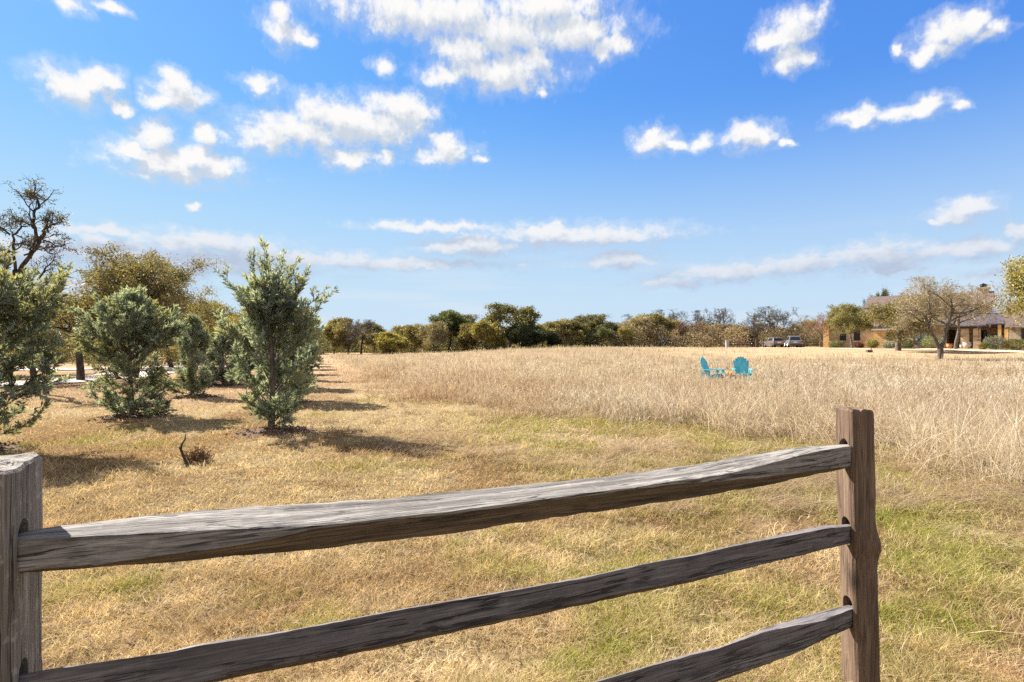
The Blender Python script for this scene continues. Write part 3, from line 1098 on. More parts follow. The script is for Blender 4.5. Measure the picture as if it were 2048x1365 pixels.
def wood_post(name, parent, cx, cy, rz, wx, wy, z0, z1, mat, seed, cuts, shape=None, top_drop=0.0):
    """cuts: boxes (x0,x1,y0,y1,z0,z1) in post space cut out as round-topped mortises"""
    rng = np.random.default_rng(seed)
    nz, m = 72, 6
    zs = np.linspace(z0, z1, nz)
    ch = 0.10
    base = []
    cor = [(-1, -1), (1, -1), (1, 1), (-1, 1)]
    for i in range(4):
        a, b = np.array(cor[i], float), np.array(cor[(i + 1) % 4], float)
        for j in range(m):
            t = ch + (1 - 2 * ch) * j / (m - 1)
            base.append(a + (b - a) * t)
    base = np.array(base) * np.array((wx / 2, wy / 2))
    k = len(base)
    V = []
    for i, z in enumerate(zs):
        sc = 1.0
        r = base * sc
        ang = np.arctan2(base[:, 1], base[:, 0])
        dn = 0.007 * (fbm(np.cos(ang) * 2 + seed, z * 2.2 + np.sin(ang) * 2, 1, 3) - 0.5) + 0.004 * (fbm(np.arange(k) * 0.9 + seed, np.full(k, z * 9), 1, 2) - 0.5)
        r = r * (1 + dn[:, None] / (wx / 2))
        zz = np.full(k, z)
        if i == nz - 1:
            zz = z - top_drop * (r[:, 0] / wx + 0.5) - 0.004 * rng.random(k)
        if shape:
            r = shape(r, z)
        V.append(np.c_[r, zz])
    # slightly domed worn top
    for f_ in (0.92, 0.55):
        r = V[nz - 1][:, :2] * f_
        V.append(np.c_[r, V[nz - 1][:, 2] + 0.008 + 0.010 * (fbm(r[:, 0] * 60 + seed, r[:, 1] * 60, 1, 2) - 0.5)])
    V = np.array(V)
    n2 = len(V)
    a = (np.arange(n2 - 1)[:, None] * k + np.arange(k)[None]).ravel()
    b = (np.arange(n2 - 1)[:, None] * k + (np.arange(k)[None] + 1) % k).ravel()
    me = mesh_np(name, V.reshape(-1, 3), [np.c_[a, b, b + k, a + k]], mat)
    bm = bmesh.new()
    bm.from_mesh(me)
    bm.verts.ensure_lookup_table()
    bm.faces.new([bm.verts[i] for i in range(k - 1, -1, -1)])
    bm.faces.new([bm.verts[(n2 - 1) * k + i] for i in range(k)])
    bmesh.ops.triangulate(bm, faces=[f for f in bm.faces if len(f.verts) > 4])
    bmesh.ops.recalc_face_normals(bm, faces=bm.faces)
    bm.to_mesh(me)
    bm.free()
    o = link(name, me, parent)
    if cuts:
        cm = MB()
        for (ax, x0, x1, w0, w1, c0, c1) in cuts:
            # round-ended slot, long axis vertical, pushed in along local x or y
            r = (w1 - w0) / 2
            prof = []
            for i in range(9):
                t = math.pi * i / 8
                prof.append(((w0 + w1) / 2 + r * math.cos(t), c1 - r + r * math.sin(t)))
            for i in range(9):
                t = math.pi + math.pi * i / 8
                prof.append(((w0 + w1) / 2 + r * math.cos(t), c0 + r + r * math.sin(t)))
            cm.prism(prof, x0, x1, 'x')
        co = cm.build('mortise_cutter', mat)
        md = o.modifiers.new('b', 'BOOLEAN')
        md.operation = 'DIFFERENCE'
        md.solver = 'EXACT'
        md.object = co
        dg = bpy.context.evaluated_depsgraph_get()
        nm = bpy.data.meshes.new_from_object(o.evaluated_get(dg))
        o.modifiers.clear()
        o.data = nm
        bpy.data.objects.remove(co)
    o.location = (cx, cy, 0)
    o.rotation_euler = (0, 0, rz)
    return o


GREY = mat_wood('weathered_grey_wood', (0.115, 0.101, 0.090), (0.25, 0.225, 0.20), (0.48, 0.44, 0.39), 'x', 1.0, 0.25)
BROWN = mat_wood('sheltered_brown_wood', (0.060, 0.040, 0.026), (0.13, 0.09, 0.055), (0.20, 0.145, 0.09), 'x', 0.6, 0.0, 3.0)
PURPLE = mat_wood('dark_weathered_wood', (0.085, 0.074, 0.074), (0.155, 0.137, 0.136), (0.265, 0.24, 0.236), 'x', 1.0, 0.1, 7.0)
POSTG = mat_wood('lichened_grey_post_wood', (0.115, 0.096, 0.076), (0.23, 0.197, 0.16), (0.41, 0.36, 0.30), 'z', 0.9, 0.6, 1.0)
POSTB = mat_wood('reddish_brown_post_wood', (0.10, 0.060, 0.038), (0.17, 0.108, 0.070), (0.26, 0.18, 0.12), 'z', 0.45, 0.0, 5.0)

fence = thing('rail_fence', 'weathered grey split rail fence with three rails in the foreground', 'fence', (0, 0, 0))
TOP = [(34, 1068, 1079, 1143, 1146), (98, 1055, 1076, 1138, 1142), (189, 1041, 1073, 1131, 1136), (264, 1032, 1069, 1121, 1130), (340, 1025, 1065, 1110, 1124),
       (453, 1016, 1058, 1094, 1113), (560, 1009, 1054, 1074, 1104), (626, 1006, 1050, 1057, 1098), (700, 1001, 1045, 1049, 1091), (889, 986, 1024, 1029, 1069),
       (1077, 967, 999, 1004, 1040), (1266, 946, 975, 979, 1013), (1350, 935, 962, 968, 1001), (1440, 920, 951, 963, 986), (1530, 905, 928, 954, 971),
       (1620, 893, 904, 941, 951), (1703, 887, 891, 931, 935)]
MID = [(34, 1347, 1353, 1437, 1443), (94, 1337, 1341, 1424, 1430), (226, 1318, 1321, 1399, 1406), (340, 1301, 1303, 1375, 1381), (415, 1284, 1287, 1358, 1365),
       (490, 1274, 1276, 1342, 1349), (604, 1254, 1256, 1321, 1328), (700, 1237, 1239, 1302, 1309), (813, 1214, 1216, 1278, 1284), (983, 1186, 1188, 1243, 1248),
       (1153, 1156, 1158, 1207, 1212), (1266, 1131, 1133, 1183, 1187), (1400, 1105, 1107, 1156, 1159), (1463, 1090, 1092, 1141, 1143), (1553, 1072, 1074, 1119, 1121),
       (1643, 1052, 1056, 1097, 1099), (1708, 1046, 1051, 1082, 1085)]
LOW = [(34, 1690, 1696, 1790, 1795), (600, 1527, 1531, 1613, 1618), (1000, 1416, 1419, 1494, 1499), (1175, 1365, 1367, 1440, 1444), (1266, 1338, 1340, 1410, 1414),
       (1350, 1313, 1316, 1384, 1388), (1440, 1291, 1294, 1356, 1359), (1530, 1255, 1260, 1324, 1327), (1575, 1243, 1250, 1306, 1309), (1643, 1223, 1237, 1275, 1278),
       (1708, 1205, 1214, 1246, 1249)]
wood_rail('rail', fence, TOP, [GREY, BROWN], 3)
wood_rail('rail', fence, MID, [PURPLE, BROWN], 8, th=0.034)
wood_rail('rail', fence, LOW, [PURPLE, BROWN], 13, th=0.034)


def right_shape(r, z):
    r = r.copy()
    b = math.exp(-((z - 0.67) / 0.05) ** 2)
    right = np.clip(r[:, 0] / 0.05, 0, 1)
    r[:, 0] += right * (0.016 * b + 0.004 * (z < 0.66))
    r[:, 0] += -0.020 * (z - 0.55)
    r[:, 1] -= 0.008 * b
    return r


RP = (1.4655, 2.418)
wood_post('post', fence, RP[0], RP[1], 0, 0.104, 0.116, -0.35, 1.226, POSTB, 4,
          [('x', -0.12, 0.02, -0.046, 0.026, 0.985, 1.105), ('x', -0.12, 0.02, -0.046, 0.024, 0.655, 0.775), ('x', -0.12, 0.02, -0.046, 0.024, 0.31, 0.44)],
          right_shape, 0.004)
rd = math.atan2(1.148, 2.542)
# near-left post: its mortised face looks along the rails
fx = np.array((math.cos(rd), math.sin(rd)))
fy = np.array((-math.sin(rd), math.cos(rd)))
pc = np.array((-1.09, 1.27)) + fy * 0.048 - fx * 0.072
wood_post('post', fence, pc[0], pc[1], rd, 0.145, 0.20, -0.35, 1.238, POSTG, 9,
          [('x', -0.02, 0.12, -0.082, -0.008, 0.992, 1.112), ('x', -0.02, 0.12, -0.078, -0.010, 0.665, 0.80), ('x', -0.02, 0.12, -0.078, -0.010, 0.25, 0.42)], None, 0.012)


# ------------------------------------------------------------------ trees
def unit(v):
    return v / (np.linalg.norm(v) + 1e-9)


class Tree:
    def __init__(self, seed):
        self.rng = np.random.default_rng(seed)
        self.br = []          # (pts, radii, level)
        self.anchors = []     # (pos, dir, level)

    def limb(self, p, d, L, r, lvl, P):
        rng = self.rng
        n = P['segs'][min(lvl, len(P['segs']) - 1)]
        wob, trop = P['wob'][min(lvl, len(P['wob']) - 1)], P['trop'][min(lvl, len(P['trop']) - 1)]
        pts, dirs = [np.array(p, float)], []
        d = unit(np.array(d, float))
        for i in range(n):
            d = unit(d + rng.normal(0, wob, 3) + np.array((0, 0, trop)))
            pts.append(pts[-1] + d * L / n)
            dirs.append(d)
        self.finish(np.array(pts), dirs, L, r, lvl, P)

    def finish(self, pts, dirs, L, r, lvl, P):
        rng = self.rng
        n = len(pts) - 1
        rad = r * (1 - (1 - P.get('taper', 0.45)) * np.linspace(0, 1, n + 1))
        self.br.append((pts, rad, lvl))
        if lvl >= P['leaf_lvl']:
            for i in range(1, n + 1):
                self.anchors.append((pts[i], dirs[i - 1], lvl))
        if lvl >= P['max']:
            return
        k = P['kids'][min(lvl, len(P['kids']) - 1)]
        f0 = P['from'][min(lvl, len(P['from']) - 1)]
        az = rng.random() * 6.28
        for j in range(k):
            f = f0 + (1 - f0) * (j + rng.random() * 0.8) / k
            f = min(f, 1.0)
            t = f * n
            i = min(int(t), n - 1)
            q = pts[i] + (pts[i + 1] - pts[i]) * (t - i)
            dd = dirs[i]
            az += 2.4 + rng.normal(0, 0.5)
            a = np.cross(dd, (0.31, 0.2, 1.0))
            a = unit(a) if np.linalg.norm(a) > 1e-3 else np.array((1.0, 0, 0))
            b = np.cross(dd, a)
            sp = P['spread'][min(lvl, len(P['spread']) - 1)] * (0.75 + 0.5 * rng.random())
            nd = dd * math.cos(sp) + (a * math.cos(az) + b * math.sin(az)) * math.sin(sp)
            if nd[2] < P.get('minz', -0.4):
                nd[2] = P.get('minz', -0.4)
            ll = L * P['ratio'][min(lvl, len(P['ratio']) - 1)] * (0.7 + 0.6 * rng.random()) * (1.15 - 0.45 * f)
            rr = rad[i] * (0.62 if lvl < 2 else 0.6)
            self.limb(q, nd, ll, max(rr, P['rmin']), lvl + 1, P)

    def fit(self, Hh, W):
        allp = np.concatenate([b[0] for b in self.br])
        zt = np.percentile(allp[:, 2], 99.3)
        wx = np.percentile(np.abs(allp[:, :2] - np.median(allp[:, :2], 0)), 98.5) * 2
        sc = np.array((W / wx, W / wx, Hh / zt))
        zc = np.percentile(allp[:, 2], 93) * sc[2]

        def sq(p):
            q = p * sc
            e = np.maximum(q[..., 2] - zc, 0)
            q[..., 2] = np.minimum(q[..., 2], zc) + (Hh - zc) * (1 - np.exp(-e / max(Hh - zc, 1e-3)))
            return q
        self.br = [(sq(p), r, l) for p, r, l in self.br]
        self.anchors = [(sq(p), d, l) for p, d, l in self.anchors]
        return self


def tubes(branches, sides=(9, 6, 4, 3, 3, 3)):
    vs, fs, o = [], [], 0
    for pts, rad, lvl in branches:
        k = sides[min(lvl, len(sides) - 1)]
        n = len(pts)
        d = np.gradient(pts, axis=0)
        d /= np.linalg.norm(d, axis=1)[:, None] + 1e-9
        a = np.cross(d, np.array((0.13, 0.27, 0.95)) if abs(d[0][2]) < 0.9 else np.array((1.0, 0.1, 0.0)))
        a /= np.linalg.norm(a, axis=1)[:, None] + 1e-9
        b = np.cross(d, a)
        t = np.linspace(0, 2 * math.pi, k, endpoint=False)
        v = pts[:, None, :] + (a[:, None, :] * np.cos(t)[None, :, None] + b[:, None, :] * np.sin(t)[None, :, None]) * rad[:, None, None]
        vs.append(v.reshape(-1, 3))
        i = (np.arange(n - 1)[:, None] * k + np.arange(k)[None]).ravel() + o
        j = (np.arange(n - 1)[:, None] * k + (np.arange(k)[None] + 1) % k).ravel() + o
        fs.append(np.c_[i, j, j + k, i + k])
        o += n * k
    return np.concatenate(vs), np.concatenate(fs)


def leaf_quads(pos, axis, length, width, rng, fold=0.0):
    """diamond shaped leaves"""
    n = len(pos)
    axis = axis / (np.linalg.norm(axis, axis=1)[:, None] + 1e-9)
    r = rng.normal(0, 1, (n, 3))
    s = np.cross(axis, r)
    s /= np.linalg.norm(s, axis=1)[:, None] + 1e-9
    L, W = np.asarray(length)[:, None], np.asarray(width)[:, None]
    v = np.stack([pos, pos + axis * L * 0.45 + s * W * 0.5, pos + axis * L, pos + axis * L * 0.45 - s * W * 0.5], 1).reshape(-1, 3)
    f = np.arange(n * 4).reshape(n, 4)
    return v, f


def bark_mesh(name, br, mat, sides=(9, 6, 4, 3, 3, 3)):
    v, f = tubes(br, sides)
    return mesh_np(name, v, f, mat, smooth_=True)


def crown_mesh(name, T, lo_lvl, twig_col, leaves, twig_rng=0.3, mat='leaf', sides=(9, 5, 3, 3, 3, 3)):
    """twigs from lo_lvl up, plus leaf groups: dict(n, r, L, W, cols, every)"""
    rng = T.rng
    vs, fs, cs, o = [], [], [], 0
    br = [b for b in T.br if b[2] >= lo_lvl]
    if br:
        v, f = tubes(br, sides)
        vs.append(v)
        fs.append(f)
        tone = np.concatenate([np.full(len(b[0]) * sides[min(b[2], len(sides) - 1)], 1 + twig_rng * (rng.random() - 0.5) * 2) for b in br])
        cs.append(np.array(twig_col)[None] * tone[:, None])
        o = len(v)
    if leaves:
        A = [a for a in T.anchors if rng.random() < leaves.get('every', 1.0)]
        if A:
            ap = np.array([a[0] for a in A])
            ad = np.array([a[1] for a in A])
            m = leaves['n']
            n = len(A) * m
            pos = np.repeat(ap, m, 0) + rng.normal(0, leaves['r'], (n, 3)) * np.array((1, 1, 0.8))
            ax = rng.normal(0, 1, (n, 3)) + np.repeat(ad, m, 0) * 0.6 + np.array((0, 0, 0.15))
            L = leaves['L'] * (0.7 + 0.6 * rng.random(n))
            W = leaves['W'] * (0.7 + 0.6 * rng.random(n))
            v, f = leaf_quads(pos, ax, L, W, rng)
            c1, c2, c3 = [np.array(c) for c in leaves['cols']]
            q = np.repeat(np.clip(fbm(ap[:, 0] * 1.1 + ap[:, 1] * 0.6, ap[:, 2] * 1.1 - ap[:, 1] * 0.5, leaves.get('cs', 1.0), 3) * 1.7 - 0.35 + rng.normal(0, 0.12, len(A)), 0, 1), m)
            c = lerp(c1, c2, q)
            odd = rng.random(n) < leaves.get('odd', 0.12)
            c[odd] = c3
            c *= (0.75 + 0.5 * rng.random(n))[:, None]
            vs.append(v)
            fs.append(f + o)
            cs.append(np.repeat(c, 4, 0))
    return mesh_np(name, np.concatenate(vs), fs, M[mat], np.concatenate(cs))


def build_cypress(seed, Hh, prof, n_prim, n_sec, n_leaf, leafL=0.085, leafW=0.021, spikes=(), elev=(0.45, 0.85), trunk_r=0.045, yellow=0.3, bare=()):
    """prof: (height fraction, branch reach) pairs"""
    T = Tree(seed)
    rng = T.rng
    zz = np.linspace(0, Hh * 0.97, 12)
    tr = np.c_[0.02 * np.sin(zz * 2 + seed), 0.02 * np.cos(zz * 1.7 + seed), zz]
    tr[0, 2] = -0.06
    T.br.append((tr, trunk_r * (1 - 0.86 * zz / Hh) + 0.004, 0))
    pf, pr = zip(*prof)
    lp, ld, lt, lw, lm = [], [], [], [], []
    prim = []
    f = np.sort(np.concatenate([pf[0] + (0.97 - pf[0]) * rng.random(n_prim) ** 0.9, pf[0] + 0.14 * rng.random(n_prim // 5)]))
    for i, fr in enumerate(f):
        if any(a < fr < b and rng.random() < pr_ for a, b, pr_ in bare):
            continue
        az = i * 2.4 + rng.normal(0, 0.35)
        e = elev[0] + (elev[1] - elev[0]) * fr + rng.normal(0, 0.13)
        L = np.interp(fr, pf, pr) * (0.72 + 0.5 * rng.random())
        prim.append((fr * Hh, az, e, L, 1.0))
    for (z0, az, e, L) in spikes:
        prim.append((z0, az, e, L, 0.55))
    def plume(p, d, L, r0, dens, f0, yel, tn, up):
        ns = 7
        pts, ds = [p], []
        for j in range(ns):
            d = unit(d + rng.normal(0, 0.055, 3) + np.array((0, 0, up)))
            pts.append(pts[-1] + d * L / ns)
            ds.append(d)
        pts = np.array(pts)
        T.br.append((pts, np.linspace(r0, 0.002, ns + 1), 1 if r0 > 0.007 else 2))
        k = max(3, int(n_sec * L * (1 - f0) * 2.0))
        for j in range(k):
            t = f0 + (1 - f0) * (j + rng.random()) / k
            u = min(t, 0.999) * ns
            q = pts[int(u)] + (pts[int(u) + 1] - pts[int(u)]) * (u - int(u))
            sd_ = unit(ds[int(u)] * 1.0 + rng.normal(0, 0.45, 3) + np.array((0, 0, 0.05)))
            sl = (0.07 + 0.11 * rng.random()) * (1.22 - 1.0 * t) * (0.7 if dens < 1 else 1) * (0.75 + 0.5 * leafL / 0.085)
            nl = max(2, int(n_leaf * dens * (0.6 + 0.4 * (1 - t))))
            s = rng.random(nl)
            lp.append(q + sd_ * (s * sl)[:, None] + rng.normal(0, 0.010, (nl, 3)))
            ld.append(sd_ * 1.0 + rng.normal(0, 0.50, (nl, 3)) + np.array((0, 0, 0.10)))
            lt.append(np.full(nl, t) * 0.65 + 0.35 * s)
            lw.append(np.full(nl, yel))
            lm.append(np.full(nl, tn + rng.normal(0, 0.11)))
        return pts, ds

    for (z0, az, e, L, dens) in prim:
        p = np.array((np.interp(z0, zz, tr[:, 0]), np.interp(z0, zz, tr[:, 1]), z0))
        d = np.array((math.cos(az) * math.cos(e), math.sin(az) * math.cos(e), math.sin(e)))
        yel = float(rng.random() < yellow) * (0.5 + 0.5 * rng.random())
        tn = rng.normal(0, 0.10)
        pts, ds = plume(p, d, L, 0.012, dens, 0.30, yel, tn, 0.05)
        m = int(round(1 + 3 * L * rng.random() + 1.2 * L)) if dens == 1 else int(1 + 3 * rng.random())
        for j in range(m):
            t = 0.22 + 0.62 * (j + rng.random()) / m
            u = t * 7
            q = pts[int(u)] + (pts[int(u) + 1] - pts[int(u)]) * (u - int(u))
            side = unit(np.cross(ds[int(u)], rng.normal(0, 1, 3)))
            a_ = 0.45 + 0.35 * rng.random()
            dd = ds[int(u)] * math.cos(a_) + side * math.sin(a_)
            plume(q, dd, L * (0.30 + 0.25 * rng.random()) * (1.15 - 0.5 * t) * (0.7 if dens < 1 else 1), 0.005, dens, 0.10, yel, tn + rng.normal(0, 0.10), 0.06)
    # leader tuft
    nl = 60
    zt = Hh * (0.72 + 0.3 * rng.random(nl * 4))
    lp.append(np.c_[rng.normal(0, 0.035, nl * 4), rng.normal(0, 0.035, nl * 4), zt])
    ld.append(rng.normal(0, 0.6, (nl * 4, 3)) + np.array((0, 0, 1.0)))
    lt.append(np.full(nl * 4, 0.7))
    lw.append(np.full(nl * 4, 0.2))
    lm.append(np.zeros(nl * 4))
    lp, ld, lt, lw, lm = map(np.concatenate, (lp, ld, lt, lw, lm))
    n = len(lp)
    v, f = leaf_quads(lp, ld, leafL * (0.6 + 0.8 * rng.random(n)), leafW * (0.7 + 0.6 * rng.random(n)), rng)
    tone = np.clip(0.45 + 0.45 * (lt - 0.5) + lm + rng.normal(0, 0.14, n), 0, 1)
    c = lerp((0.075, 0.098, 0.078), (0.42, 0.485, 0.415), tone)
    y = np.clip(lw * np.clip(lt * 1.4 - 0.3, 0, 1) + (rng.random(n) < 0.06) * 0.6, 0, 1)
    c = lerp(c, lerp((0.20, 0.19, 0.08), (0.44, 0.41, 0.20), tone), y * 0.85)  # outer tips lightened and yellowed: sun through foliage put into the colour
    rust = rng.random(n) < 0.012
    c[rust] = (0.26, 0.12, 0.05)
    tw = [b for b in T.br if b[2] >= 2]
    tv, tf = tubes(tw, (8, 5, 3))
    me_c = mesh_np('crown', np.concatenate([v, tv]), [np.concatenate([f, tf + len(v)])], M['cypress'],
                   np.concatenate([np.repeat(c, 4, 0), np.tile((0.13, 0.085, 0.05), (len(tv), 1))]))
    me_t = bark_mesh('trunk', [b for b in T.br if b[2] < 2], M['bark'], (9, 4))
    return me_t, me_c


def tree_thing(name, label, cat, x, y, meshes, rz=0, group=None, sc=1.0, names=('trunk', 'crown')):
    t = thing(name, label, cat, (x, y, float(H(x, y))), rz, group)
    for nm, me in zip(names, meshes):
        if me is not None:
            link(nm, me, t)
    t.scale = (sc, sc, sc) if isinstance(sc, (int, float)) else sc
    return t


CG = 'young cypress trees in the two mown rows'
rs = np.random.default_rng(17)
SPK = lambda n, z0, z1, e0, e1, L0, L1: [(z0 + (z1 - z0) * rs.random(), rs.random() * 6.28, e0 + (e1 - e0) * rs.random(), L0 + (L1 - L0) * rs.random()) for _ in range(n)]
front = build_cypress(31, 2.30, [(0.02, 0.46), (0.12, 0.58), (0.17, 0.80), (0.24, 1.12), (0.42, 1.20), (0.58, 1.0), (0.78, 0.74), (0.97, 0.40)], 46, 10, 22,
                      spikes=[(1.65, math.pi - 0.15, 1.18, 1.60), (1.45, 0.12, 0.62, 1.50), (1.7, 0.2, 1.0, 1.30), (2.0, -0.3, 1.3, 1.15), (1.8, 0.35, 1.1, 1.35), (2.2, 1.2, 1.5, 1.05),
                              (1.6, math.pi + 0.3, 0.85, 1.15), (1.2, math.pi + 0.1, 0.70, 1.25), (1.9, -1.9, 1.3, 1.0), (1.5, 0.0, 0.8, 1.35), (2.0, 2.6, 1.35, 1.1), (1.3, 3.3, 0.6, 1.2)] + SPK(16, 1.1, 2.1, 0.7, 1.35, 0.9, 1.35),
                      elev=(0.46, 1.22), trunk_r=0.058, yellow=0.34, bare=[(0.17, 0.25, 0.35)])
tree_thing('cypress_tree', 'nearest full cypress in the mown row, bare lower trunk and long spiky shoots', 'tree', ROW1[0][0], ROW1[0][1], front, 0, CG)
bushy = build_cypress(52, 2.35, [(0.0, 0.72), (0.2, 0.80), (0.32, 0.78), (0.42, 1.18), (0.6, 1.05), (0.8, 0.72), (0.97, 0.25)], 60, 10, 21,
                      spikes=[(1.2, 2.9, 0.6, 1.2), (1.4, 0.5, 0.9, 0.9), (1.0, 3.3, 0.4, 1.2)] + SPK(14, 0.9, 1.8, 0.6, 1.35, 0.7, 1.1), elev=(0.15, 1.05), yellow=0.36, trunk_r=0.05)
wide = build_cypress(63, 2.75, [(0.05, 0.8), (0.25, 1.0), (0.5, 1.25), (0.7, 1.0), (0.97, 0.3)], 42, 10, 21,
                     spikes=[(0.75, -0.55, 0.05, 1.15), (0.55, -0.9, 0.0, 1.0), (0.8, 0.25, 0.05, 1.05), (1.3, 0.1, 0.5, 1.2), (1.6, 0.4, 0.8, 1.0)] + SPK(10, 1.0, 2.0, 0.5, 1.2, 0.9, 1.3), elev=(0.2, 1.0), yellow=0.45)
cone = build_cypress(74, 2.2, [(0.0, 0.58), (0.25, 0.70), (0.5, 0.62), (0.75, 0.42), (0.97, 0.15)], 60, 12, 15, leafL=0.10, leafW=0.022, elev=(0.3, 1.15), yellow=0.3)
far_c = build_cypress(85, 2.4, [(0.0, 0.6), (0.3, 0.9), (0.5, 1.0), (0.75, 0.6), (0.97, 0.2)], 56, 8, 9, leafL=0.14, leafW=0.045, elev=(0.4, 1.05))
tree_thing('cypress_tree', 'big cypress at the frame edge behind the near fence post', 'tree', -7.5, 8.1, wide, 0.0, CG, (1.0, 1.0, 1.0))
tree_thing('cypress_tree', 'dense bushy cypress behind the curved dead stick, branches to the ground', 'tree', ROW2[1][0], ROW2[1][1], bushy, 0.4, CG)
tree_thing('cypress_tree', 'small compact blue green cypress between the two bigger front cypresses', 'tree', ROW2[2][0], ROW2[2][1], cone, 0, CG, (1.0, 1.0, 1.0))
tree_thing('cypress_tree', 'cypress half hidden just left of the spiky front cypress', 'tree', ROW2[3][0], ROW2[3][1], cone, 2.0, CG, (1.1, 1.1, 1.05))
proto_far = None
for i, (x, y) in enumerate(ROW2[4:] + ROW1[1:]):
    lab = 'small cypress of the rows farther back, screened by the nearer cypresses'
    s_ = 0.9 + 0.2 * RNG.random()
    if proto_far is None:
        proto_far = tree_thing('cypress_tree', lab, 'tree', x, y, far_c, 0.3, CG, s_)
    else:
        copy_tree(proto_far, lab, (x, y, float(H(x, y))), RNG.random() * 6.28, (s_, s_, s_), CG)

# ---- oaks
OAK = dict(segs=(7, 7, 6, 5, 4, 3), wob=(0.10, 0.22, 0.26, 0.28, 0.3, 0.3), trop=(0.05, 0.05, 0.05, 0.05, 0.04, 0.03), kids=(6, 5, 5, 4, 3), **{'from': (0.55, 0.30, 0.25, 0.2, 0.2)},
           spread=(0.95, 0.85, 0.8, 0.8, 0.8), ratio=(1.0, 0.62, 0.6, 0.58, 0.55), rmin=0.012, leaf_lvl=3, max=4, minz=-0.25)


def oak(seed, Hh, W, trunk=0.35, r=0.17, **kw):
    P = dict(OAK)
    P.update(kw)
    T = Tree(seed)
    T.limb((0, 0, -0.1), (T.rng.normal(0, 0.06), T.rng.normal(0, 0.06), 1), trunk * Hh, r, 0, P)
    return T.fit(Hh, W)


def oak_meshes(T, twig, leaves, lo=2, bark='bark_dark', tr=0.3):
    return (bark_mesh('trunk', [b for b in T.br if b[2] < lo], M[bark]), crown_mesh('crown', T, lo, twig, leaves, tr))


GREEN = [(0.055, 0.075, 0.035), (0.125, 0.14, 0.062), (0.22, 0.20, 0.09)]
OLIVE = [(0.125, 0.115, 0.048), (0.27, 0.235, 0.105), (0.34, 0.27, 0.12)]
YELLOW = [(0.16, 0.15, 0.050), (0.34, 0.30, 0.095), (0.40, 0.31, 0.10)]
TAN = [(0.17, 0.145, 0.095), (0.34, 0.295, 0.20), (0.38, 0.29, 0.18)]
DARK = [(0.030, 0.043, 0.022), (0.072, 0.088, 0.044), (0.12, 0.12, 0.06)]
TWG, TWB, TWR = (0.17, 0.145, 0.12), (0.21, 0.165, 0.12), (0.30, 0.185, 0.11)

# ---- the tall gnarled oak and its neighbours at the left
def px_path(pts, Y, rng, depth=0.5, x0=None):
    out, z = [], 0.0
    for (px, py) in pts:
        z += rng.normal(0, depth * 0.35)
        out.append(((px - 1024) * Y / F, z, CAMZ + (HOR - py) * Y / F))
    return np.array(out)


def tall_oak():
    Y = 17.2
    X0 = at(78, Y)
    T = Tree(301)
    rng = T.rng
    limbs = [
        ([(74, 800), (74, 740), (76, 680), (74, 620), (75, 560), (73, 540)], 0.085, 0),
        ([(92, 800), (90, 745), (86, 690), (70, 630), (40, 580), (28, 540), (48, 513), (66, 480), (80, 462)], 0.085, 0),
        ([(66, 480), (60, 455), (58, 425), (59, 400), (48, 385), (36, 378)], 0.050, 1),
        ([(80, 462), (100, 448), (123, 443)], 0.032, 1),
        ([(28, 540), (27, 500), (22, 470), (36, 455), (46, 450)], 0.045, 1),
        ([(28, 540), (14, 570), (2, 600), (-20, 620)], 0.06, 1),
        ([(36, 492), (50, 486), (64, 482)], 0.025, 1),
        ([(62, 500), (84, 480), (105, 485), (125, 495), (140, 492)], 0.030, 1),
        ([(55, 512), (75, 500), (95, 498), (112, 510)], 0.028, 1),
        ([(59, 400), (66, 392), (80, 388), (92, 402)], 0.026, 1),
        ([(22, 470), (8, 455), (-8, 440)], 0.03, 1),
        ([(76, 560), (95, 535), (112, 520)], 0.03, 1),
        ([(60, 455), (46, 446), (28, 440), (10, 432)], 0.026, 1),
        ([(80, 462), (78, 440), (86, 425)], 0.024, 1),
    ]
    P = dict(OAK)
    P.update(kids=(0, 7, 4, 3), ratio=(0.6, 0.36, 0.55, 0.55), max=4, leaf_lvl=2, rmin=0.006, **{'from': (0.5, 0.12, 0.2, 0.2)}, spread=(0.8, 0.9, 0.9, 0.9), minz=-0.5)
    for pts, r, lvl in limbs:
        p = px_path(pts, Y, rng, 0.25)
        p[:, 0] -= X0
        p[:, 1] -= p[0, 1] if lvl == 0 else 0
        q = [p[0]]
        for a, b in zip(p[:-1], p[1:]):
            for s in (0.34, 0.67, 1.0):
                q.append(a + (b - a) * s + (rng.normal(0, 0.02, 3) if s < 1 else 0))
        q = np.array(q)
        dirs = [unit(b - a) for a, b in zip(q[:-1], q[1:])]
        L = float(np.linalg.norm(np.diff(q, axis=0), axis=1).sum())
        if lvl == 0:
            T.br.append((q, np.linspace(r, r * 0.6, len(q)), 0))
        else:
            T.finish(q, dirs, max(L, 1.0), r, 1, P)
    lv = dict(n=2, r=0.05, L=0.055, W=0.030, cols=[(0.07, 0.06, 0.03), (0.17, 0.14, 0.065), (0.26, 0.17, 0.08)], every=0.28)
    me = (bark_mesh('trunk', [b for b in T.br if b[2] < 2], M['bark_dark'], (9, 7)), crown_mesh('crown', T, 2, (0.06, 0.048, 0.04), lv))
    tree_thing('oak_tree', 'tall gnarled oak with sparse leaves standing above the cypresses, double trunk', 'tree', X0, Y, me)


